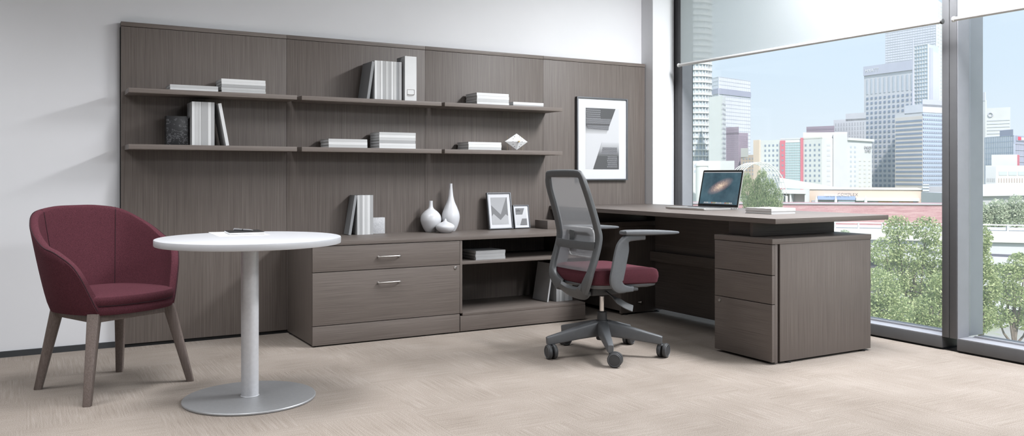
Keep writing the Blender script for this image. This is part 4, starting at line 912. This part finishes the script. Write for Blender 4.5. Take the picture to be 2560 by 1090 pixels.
# --- tall hotel tower
b = Bld('tall_hotel_tower', 'tall grey hotel tower with square windows and white letters on its lavender top band', [(2160, 470), (2288, 441), (2312, 452)], 168, 30, B_GREYP)
zt2 = b.zt; zlo = b.z(470, 455)
b.part('top_band', 0, 0, 1, b.z(190, 470), zt2 + 0.2, B_LAV, 0.6, 'lavender top band'); b.part('top_band', 1, 0, 1, b.z(190, 470), zt2 + 0.2, B_LAV, 0.6)
b.windows(0, 0.03, 0.99, b.z(236, 466), b.z(196, 466), 11, 1, 0.42, 0.95, B_WIN2, 0.2); b.windows(0, 0.03, 0.99, zlo, b.z(240, 466), 11, 19, 0.46, 0.46, B_WIN, 0.2, limit=96)
letters(b, 'HYATT', 0, 0.04, b.z(182, 468), 2.6, B_WHITE, 'white sign letters', 1.0, 0.62)
b = Bld('skyscraper', 'very tall skyscraper with a lavender shaded face and sunlit right face behind the hotel tower', [(2214, 668), (2340, 632), (2362, 655)], 22, 40, B_LAV2)
b.grid(0, 0, 1, b.z(300, 650), b.zt, 20, 46, 0.35, B_LAV, 0.15); b.part('sunlit_face', 1, 0, 1, GZ, b.zt, B_WHITE, 0.3); b.windows(1, 0.05, 0.95, b.z(250, 640), b.zt - 2, 3, 26, 0.5, 0.45, B_GREYP, 0.4, limit=80)  # sunlit right side and lavender shade painted into the tower faces
b = Bld('slim_glass_tower', 'slim stepped blue glass tower with a spire right of the tall hotel tower', [(2287, 404), (2320, 397), (2330, 400), (2346, 406)], 116, 8, B_BLUEP)
b.part('lower_step_face', 2, 0, 1, GZ, b.z(132, 404), B_LAV2, 0.3); b.grid(0, 0, 1, b.z(300, 400), b.zt, 5, 20, 0.2, B_WHITE, 0.2); b.part('slotted_fin', 1, 0.3, 1, GZ, b.z(120, 399), B_LAV, 0.5)
bm = BM(); sp = at(2283, HY, 402); tube(bm, [Vector((sp.x, sp.y, b.z(300, 402))) - b.o, Vector((sp.x, sp.y, b.z(98, 402))) - b.o], [0.8, 0.12], 8); obj('spire', bm, B_LAV, b.root)
b = Bld('banded_office', 'banded office block, beige left half and blue glass right half, beside the window post', [(2238, 372), (2307, 358), (2372, 366)], 286, 22, B_GREYP)
b.part('beige_face', 0, 0, 1, GZ, b.z(292, 365), B_BEIGEB, 0.1); b.bands(0, 0.03, 0.99, b.z(466, 365), b.z(298, 365), 16, 0.46, B_WIN, 0.2)
b.part('blue_face', 1, 0, 1, GZ, b.z(284, 362), B_BLUE, 0.1); b.bands(1, 0.0, 1, b.z(466, 362), b.z(284, 362), 17, 0.42, B_WIN3, 0.16)
b.windows(1, 0.02, 0.98, b.z(466, 362), b.z(284, 362), 14, 17, 0.45, 0.3, B_WIN2, 0.24, limit=90)
b.body('roof_plant', [b.c[0] + (b.c[1] - b.c[0]) * 0.35, b.c[1], b.c[2]], 14, b.zt - 0.5, b.z(262, 362), B_LAV2); b.part('roof_edge', 1, 0, 1, b.z(268, 362), b.z(250, 362), B_LAV, 0.0)
# --- right pane
b = Bld('glass_sliver_tower', 'narrow pale blue glass tower right against the window post', [(2395, 402), (2442, 398)], 238, 12, B_BLUEP); b.grid(0, 0, 1, GZ, b.zt, 3, 24, 0.15, B_LAV2, 0.1)
b = Bld('white_blank_tower', 'bright white blank tower right of the window post', [(2430, 374), (2463, 368), (2467, 372)], 252, 16, B_WHITE); b.part('roof_house', 0, 0.75, 1.0, b.zt - 0.5, b.zt + 3.2, B_GREYP, 0.1)
b = Bld('striped_office', 'white office with pale grey window stripes behind the white blank tower', [(2458, 500), (2526, 490)], 271, 20, B_WHITE); b.bands(0, 0.05, 0.98, b.z(345, 495), b.z(296, 495), 6, 0.42, B_LAV2, 0.2)
a_, t_, n_, L_ = b.frame(0); pc = a_ + t_ * L_ * 0.28 - Vector((0, 0)); bm = BM(); tube(bm, [Vector((pc.x - b.o.x + t_.x * 1.2 * math.cos(R(q)) + n_.x * 0.3, pc.y - b.o.y + t_.y * 1.2 * math.cos(R(q)) + n_.y * 0.3, b.z(287, 497) - b.o.z + 1.2 * math.sin(R(q)))) for q in range(0, 360, 20)], 0.22, 6, True); obj('round_emblem', bm, B_LAV, b.root)
b = Bld('grey_glass_office', 'low grey glass office with a dark box on its roof at the right edge', [(2462, 318), (2536, 300), (2640, 330)], 344, 22, B_LAV2)
b.grid(0, 0, 1, GZ, b.zt, 16, 12, 0.12, B_BLUE, 0.1); b.part('dark_face', 1, 0, 1, GZ, b.zt, B_BAND, 0.2); b.grid(1, 0, 1, GZ, b.zt - 3, 20, 10, 0.1, B_LAV, 0.3)
b.body('roof_box', [b.c[0] + (b.c[1] - b.c[0]) * 0.52, b.c[1] + (b.c[0] - b.c[1]) * 0.04], 8, b.zt - 0.3, b.z(326, 308), B_BAND)
b.part('sign_panel', 1, 0.02, 0.6, b.zt - 1.9, b.zt - 0.2, B_BAND, 0.4); b.part('red_emblem', 1, 0.05, 0.115, b.zt - 1.6, b.zt - 0.4, pal('sign_red', (0.85, 0.12, 0.2)), 0.5); b.part('white_sign_bar', 1, 0.125, 0.30, b.zt - 1.5, b.zt - 0.6, B_WHITE, 0.5)
b = Bld('white_cube_block', 'plain white cube block in front of the grey glass office', [(2479, 288), (2543, 284), (2548, 287)], 387, 10, B_WHITE); b.part('brick_edge', 1, 0, 1, GZ, b.zt - 0.1, B_RED, 0.1)
b = Bld('parking_office', 'long white building with a row of wide windows at the right edge', [(2464, 262), (2490, 260), (2660, 267)], 414, 14, B_CREAM)
b.part('grey_end', 0, 0, 1, GZ, b.zt - 0.2, B_GREYP, 0.1); b.windows(1, 0.03, 1.0, b.z(439, 262), b.z(428, 262), 7, 1, 0.86, 0.9, B_WIN2, 0.1); b.windows(1, 0.02, 1.0, b.z(457, 262), b.z(445, 262), 26, 1, 0.3, 0.9, B_TAN2, 0.1); b.windows(0, 0.1, 0.95, b.z(455, 262), b.z(445, 262), 5, 1, 0.4, 0.9, B_GREY, 0.2)
# arena with the low curved roof
ar = at(2560, HY, 205); t = thing('arena', 'wide low arena with a pale sloping metal roof at the right edge', 'arena', (ar.x, ar.y, GZ)); dirv = (at(2700, HY, 200) - at(2400, HY, 200)).normalized(); back = FW * 18
def zz(v, d): return EYE - (v - HY) / FPX * d - GZ
def arpt(u, d): p = at(u, HY, d); return Vector((p.x - ar.x, p.y - ar.y, 0))
bm = BM(); loft(bm, [[arpt(2395, 200) + Vector((0, 0, z)), arpt(2780, 200) + Vector((0, 0, z)), arpt(2780, 200) + back + Vector((0, 0, z)), arpt(2395, 200) + back + Vector((0, 0, z))] for z in (0, zz(499, 200), zz(484, 200))]); obj('curved_wall', bm, B_GREY, t)
bm = BM(); e = [arpt(2395, 199) + Vector((0, 0, zz(485, 199))), arpt(2780, 199) + Vector((0, 0, zz(479, 199))), arpt(2780, 212) + Vector((0, 0, zz(500, 212))), arpt(2496, 218) + Vector((0, 0, zz(458, 218))), arpt(2395, 218) + Vector((0, 0, zz(466, 218)))]
extrude_poly(bm, e, (0, 0, -0.6)); obj('sloping_roof', bm, B_LAV2, t, smooth=False)
# --- performing arts building
b = Bld('arts_complex', 'long tan theatre building with white awnings and a white colonnade', [(2024, 236), (2306, 226)], 471, 26, B_TAN, zb=GZ)
zb_ = b.z(512, 231)
b.part('white_canopy', 0, 0.42, 0.97, b.z(502, 229), b.z(495, 229), B_WHITE, 2.2); b.part('shaded_shopfront', 0, 0.02, 0.95, GZ, b.z(502, 230), B_GREY, 0.2)  # grey behind the canopy has the shade put into its colour
b.part('blue_awning', 0, 0.075, 0.415, b.z(499, 234), b.z(490, 234), B_AWN, 2.4); b.part('glass_panel', 0, 0.26, 0.41, b.z(506, 231), b.z(500.5, 231), B_WIN2, 2.0)
for x in (0.62, 0.80): b.part('orange_panel', 0, x, x + 0.12, b.z(507, 229), b.z(502, 229), B_ORNG, 0.5)
b.part('roof_edge', 0, 0.0, 1.0, b.zt - 0.25, b.zt + 0.1, B_WHITE, 0.3)
letters(b, 'PERFORMING ARTS', 0, 0.135, b.z(490, 235), 0.86, B_WHITE, 'white sign letters', 0.78, 2.5); letters(b, 'COMPLEX', 0, 0.255, b.z(489, 235), 1.15, B_SHADE, 'dark sign letters', 0.92, 2.3)
for x in (0.065, 0.24, 0.505):
    a_, t_, n_, L_ = b.frame(0); p = a_ + t_ * L_ * x + n_ * 3.2; bm = BM(); lathe(bm, [(0.55, 0), (0.35, b.z(500, 231) - GZ), (0.05, b.z(489, 231) - GZ)], 12, (p.x - b.o.x, p.y - b.o.y, 0)); obj('tent_cone', bm, B_WHITE, b.root)
b.part('glazed_stair_tower', 0, 1.0, 1.055, GZ, b.z(461, 226), B_WIN2, 0.6); b.part('grey_end_wall', 0, 1.056, 1.19, GZ, b.z(466, 226), B_GREY, -0.1)
bm = BM()
for k in range(7): b.slab(bm, 0, 1.0 * b.frame(0)[3], 1.055 * b.frame(0)[3], b.z(508 - k * 7.5, 226), b.z(508 - k * 7.5, 226) + 0.25, 0.8)
obj('stair_landings', bm, B_WHITE, b.root, smooth=False)
cl = Bld('colonnade', 'white columned porch with a sloping white roof left of the theatre', [(1950, 238), (2022, 233)], 484, 8, B_TAN2)
cl.part('porch_beam', 0, 0.06, 1.0, cl.z(484, 235), cl.z(474, 235), B_WHITE, 2.5)
for x in (0.13, 0.44, 0.955): cl.part('column', 0, x, x + 0.05, GZ, cl.z(483, 235), B_WHITE, 2.2)
bm = BM(); extrude_poly(bm, [at(1948, 444, 272) - cl.o, at(2115, 472, 268) - cl.o, at(2030, 474, 268) - cl.o, at(1950, 470, 272) - cl.o], FW * 12); obj('sloping_roof', bm, B_WHITE, cl.root, smooth=False)
# --- brick retaining wall, walkway and parking deck
b = Bld('brick_wall', 'long low faded red brick building wall beyond the trees', [(1700, 124), (2441, 118)], 508, 8, BRICK, cat='wall'); b.part('coping', 0, 0, 1, b.zt - 0.05, b.zt + 0.12, B_GREY, 0.2)
b = Bld('concrete_walkway', 'pale concrete elevated walkway with a rail in front of the brick wall', [(1900, 74), (2760, 66)], 566, 5, B_GREYP, cat='walkway', zb=-6.2)
b.part('parapet_face', 0, 0, 1, b.z(606, 68), b.zt, B_CREAM, 0.3); b.part('handrail', 0, 0, 1, b.zt + 0.42, b.zt + 0.50, B_WHITE, 0.1)
for k in range(14): b.part('rail_post', 0, 0.02 + k * 0.072, 0.0245 + k * 0.072, b.zt, b.zt + 0.44, B_WHITE, 0.08)
b.body('pier', [b.c[0] + (b.c[1] - b.c[0]) * 0.10, b.c[0] + (b.c[1] - b.c[0]) * 0.13], 3, GZ, -6.2, B_GREYP); b.body('pier', [b.c[0] + (b.c[1] - b.c[0]) * 0.74, b.c[0] + (b.c[1] - b.c[0]) * 0.77], 3, GZ, -6.2, B_GREYP)
b = Bld('parking_deck', 'open parking deck with pale floor edges half hidden by the trees', [(2120, 62), (2760, 54)], 628, 3.2, B_SHADE, cat='parking deck')  # dark solid block stands in for the shaded open storeys
for k in range(4): z = b.zt - 0.45 - k * 1.45; b.part('floor_edge', 0, 0, 1, z, z + 0.5, B_GREYP, 0.4)
for k in range(9): b.part('deck_column', 0, 0.02 + k * 0.12, 0.035 + k * 0.12, GZ, b.zt, B_GREY, 0.3)

# --- trees
def leafmat(name, lo, hi, dk):
    m, nt, b = _m(name); g = _n(nt, 'ShaderNodeNewGeometry'); nt.links.new(ramp(nt, g.outputs['Random Per Island'], [(0.0, dk), (0.35, lo), (0.8, hi), (1.0, tuple(min(1, x * 1.25) for x in hi))]), b.inputs['Base Color'])
    b.inputs['Roughness'].default_value = 0.6; b.inputs['Specular IOR Level'].default_value = 0.3
    tr = _n(nt, 'ShaderNodeBsdfTranslucent'); tr.inputs[0].default_value = c4(hi); mx = _n(nt, 'ShaderNodeMixShader'); mx.inputs[0].default_value = 0.3
    nt.links.new(b.outputs[0], mx.inputs[1]); nt.links.new(tr.outputs[0], mx.inputs[2]); nt.links.new(mx.outputs[0], nt.nodes['Material Output'].inputs[0]); return m
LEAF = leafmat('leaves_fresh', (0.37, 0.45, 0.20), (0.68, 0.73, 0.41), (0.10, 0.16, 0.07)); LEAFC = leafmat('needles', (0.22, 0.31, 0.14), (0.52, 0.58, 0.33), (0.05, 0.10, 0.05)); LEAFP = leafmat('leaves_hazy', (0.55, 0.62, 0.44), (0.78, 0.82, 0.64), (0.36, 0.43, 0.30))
BARK = plain('bark', (0.26, 0.21, 0.18), 0.9, var=0.2, scale=8)
def tree(name, label, u, d, blobs, n, size, mat, group, upright=False):
    """blobs: (du px, v px, rx px, rz px) of the crown lobes"""
    base = at(u, HY, d); t = thing(name, label, 'tree', (base.x, base.y, GZ), 0, group); k = d / FPX; bm = BM(); tot = sum(b_[2] * b_[3] for b_ in blobs); cs = []
    rnd = random.Random(int(u * 7 + d))
    for du, v, rx, rz in blobs:
        c = RT * (du * k) + Vector((0, 0, EYE - (v - HY) * k - GZ)); cs.append((c, rx * k, rz * k))
        for _ in range(int(n * rx * rz / tot)):
            a = Vector((rnd.gauss(0, 1), rnd.gauss(0, 1), rnd.gauss(0, 1))).normalized(); q = 0.45 + 0.6 * rnd.random() ** 0.6
            p = c + RT * a.x * rx * k * q + FW * a.y * rx * k * q + Vector((0, 0, a.z * rz * k * q))
            nn = Vector((rnd.gauss(0, 1), rnd.gauss(0, 1), rnd.gauss(0.6, 1))).normalized(); s1 = nn.orthogonal().normalized(); s1.rotate(Matrix.Rotation(rnd.random() * 6.28, 3, nn)); s2 = nn.cross(s1); sz = size * (0.6 + 0.8 * rnd.random())
            if upright: s1 = (Vector((0, 0, 1)) + a * 0.5).normalized(); s2 = s1.orthogonal().normalized(); s2.rotate(Matrix.Rotation(rnd.random() * 6.28, 3, s1)); sa, sb = sz * 1.5, sz * 0.35
            else: sa, sb = sz, sz * 0.55
            vs = [bm.verts.new(p + s1 * x * sa + s2 * y * sb) for x, y in ((-1, 0), (-0.2, 1), (1, 0), (-0.2, -1))]; bm.faces.new(vs)
    me_ = obj('crown', bm, mat, t, smooth=False)
    bm = BM(); zl = min(c.z for c, _, _ in cs); top = max(c.z for c, _, _ in cs)
    mean = sum((c for c, _, _ in cs), Vector((0, 0, 0))) / len(cs)
    tube(bm, [(0, 0, 0), (0.05, 0, zl * 0.5), (mean.x * 0.3, mean.y * 0.3, zl), (mean.x, mean.y, (zl + top) / 2)], [0.14, 0.11, 0.09, 0.04], 8)
    for c, rx, rz in cs: tube(bm, [(mean.x * 0.2, mean.y * 0.2, zl * 0.75), tuple(c * 0.6 + Vector((0, 0, zl * 0.25))), tuple(c)], [0.06, 0.045, 0.015], 6)
    obj('trunk', bm, BARK, t)
tree('conifer', 'upright dark conifer seen right of the laptop', 1905, 62, [(-38, 478, 16, 46), (-12, 490, 18, 45), (0, 466, 17, 44), (22, 488, 17, 40), (40, 500, 13, 30), (0, 520, 46, 40)], 14000, 0.05, LEAFC, 'trees outside the window', True)
G_ = 'trees outside the window'
tree('leafy_tree', 'big leafy tree with a twin top directly right of the drawer pedestal', 2285, 30, [(-42, 572, 34, 34), (30, 575, 36, 34), (-72, 632, 40, 38), (-14, 640, 42, 36), (52, 636, 40, 38), (-55, 700, 46, 40), (18, 702, 52, 42), (66, 705, 34, 36), (-20, 768, 56, 40), (48, 776, 44, 38)], 15000, 0.045, LEAF, G_)
tree('leafy_tree', 'lower leafy tree growing against the drawer pedestal edge', 2205, 26, [(-10, 720, 50, 50), (15, 770, 55, 45), (-25, 800, 60, 40)], 7000, 0.040, LEAF, G_)
tree('leafy_tree', 'leafy shrub low in front of the window post', 2330, 27, [(0, 780, 50, 45), (25, 720, 35, 40), (-30, 810, 40, 30)], 5500, 0.041, LEAF, G_)
tree('leafy_tree', 'slim young tree right of the window post', 2452, 30, [(0, 600, 26, 40), (-8, 660, 34, 45), (12, 720, 36, 50), (-5, 790, 36, 45)], 8500, 0.045, LEAF, G_)
tree('leafy_tree', 'wide leafy tree at the lower right edge of the view', 2535, 34, [(-24, 690, 40, 32), (28, 660, 40, 30), (4, 740, 52, 30), (-42, 790, 38, 28), (40, 800, 44, 28)], 8000, 0.05, LEAF, G_)
for i, (u, v, r_) in enumerate(((2455, 528, 24), (2495, 522, 28), (2540, 514, 30), (2590, 512, 32))):
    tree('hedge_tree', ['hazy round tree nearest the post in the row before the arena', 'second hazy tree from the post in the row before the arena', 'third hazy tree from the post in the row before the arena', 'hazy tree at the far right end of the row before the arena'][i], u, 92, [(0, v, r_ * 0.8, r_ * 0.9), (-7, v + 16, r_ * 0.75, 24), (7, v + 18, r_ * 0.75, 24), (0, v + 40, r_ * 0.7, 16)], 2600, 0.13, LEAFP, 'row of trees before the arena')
for i, (u, v, r_) in enumerate(((2112, 592, 20), (2150, 600, 22))):
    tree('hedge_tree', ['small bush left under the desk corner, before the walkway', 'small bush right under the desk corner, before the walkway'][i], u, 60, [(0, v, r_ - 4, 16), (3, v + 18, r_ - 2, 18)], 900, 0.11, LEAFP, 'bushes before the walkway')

# ------------------------------------------------------------------ light
w = bpy.data.worlds.new('sky'); SC.world = w; w.use_nodes = True; nt = w.node_tree; bg = nt.nodes['Background']
tc = _n(nt, 'ShaderNodeTexCoord'); sx = _n(nt, 'ShaderNodeSeparateXYZ'); nt.links.new(tc.outputs['Generated'], sx.inputs[0])
mr = _n(nt, 'ShaderNodeMapRange'); mr.inputs[1].default_value = 0.0; mr.inputs[2].default_value = 0.45; nt.links.new(sx.outputs[2], mr.inputs[0])
nt.links.new(ramp(nt, mr.outputs[0], [(0.0, (0.84, 0.92, 0.98)), (0.25, (0.72, 0.86, 0.99)), (0.6, (0.68, 0.83, 0.98)), (1.0, (0.62, 0.79, 0.98))]), bg.inputs[0]); bg.inputs[1].default_value = 0.84
def sun(dirv, strength, angle, col):
    l = bpy.data.lights.new('sun', 'SUN'); l.energy = strength; l.angle = angle; l.color = col; o = bpy.data.objects.new('sun', l); COL.objects.link(o)
    o.rotation_euler = Vector(dirv).to_track_quat('Z', 'Y').to_euler(); o.location = (20, -10, 20)
sun((-0.30, -0.62, 0.72), 2.9, R(2), (1.0, 0.955, 0.90))
def panel(x, y, sx_, sy_, power, col=(0.94, 0.965, 1.0), spread=R(180)):  # added lamps out of view, placed to fill and shape the room light
    l = bpy.data.lights.new('ceiling_fill_light', 'AREA'); l.shape = 'RECTANGLE'; l.size = sx_; l.size_y = sy_; l.energy = power; l.color = col; l.spread = spread
    o = bpy.data.objects.new('ceiling_fill_light', l); COL.objects.link(o); o.location = (x, y, CZ - 0.02)
panel(4.25, 3.1, 0.5, 1.5, 150); panel(4.25, 1.2, 0.5, 1.5, 20); panel(4.2, -1.3, 0.6, 1.5, 90); panel(2.7, -1.4, 0.6, 1.2, 80)
panel(0.5, 3.2, 0.6, 1.5, 15, spread=R(95)); panel(0.0, 1.6, 0.6, 1.5, 13, spread=R(95)); panel(-0.9, 4.3, 0.6, 0.6, 14, spread=R(120)); panel(1.0, 4.3, 0.6, 0.6, 11, spread=R(110)); panel(2.4, 4.3, 0.6, 0.6, 7, spread=R(100)); panel(-1.6, 2.6, 0.6, 1.2, 26)
for ya, yb in ((3.13, 5.43), (0.66, 3.03), (-1.85, 0.55)):                     # sampling portals in the window openings
    l = bpy.data.lights.new('window_portal', 'AREA'); l.shape = 'RECTANGLE'; l.size = CZ - 0.2; l.size_y = yb - ya; l.cycles.is_portal = True
    o = bpy.data.objects.new('window_portal', l); COL.objects.link(o); o.location = (4.9, (ya + yb) / 2, CZ / 2); o.rotation_euler = (0, R(90), 0)
vs = SC.view_settings; vs.view_transform = 'Standard'; vs.look = 'None'; vs.exposure = 0.35; vs.gamma = 1.0; vs.use_curve_mapping = False
cy = SC.cycles; cy.use_denoising = True; cy.max_bounces = 10; cy.diffuse_bounces = 1; cy.glossy_bounces = 3; cy.transparent_max_bounces = 24; cy.caustics_reflective = False; cy.caustics_refractive = False; cy.sample_clamp_indirect = 6.0
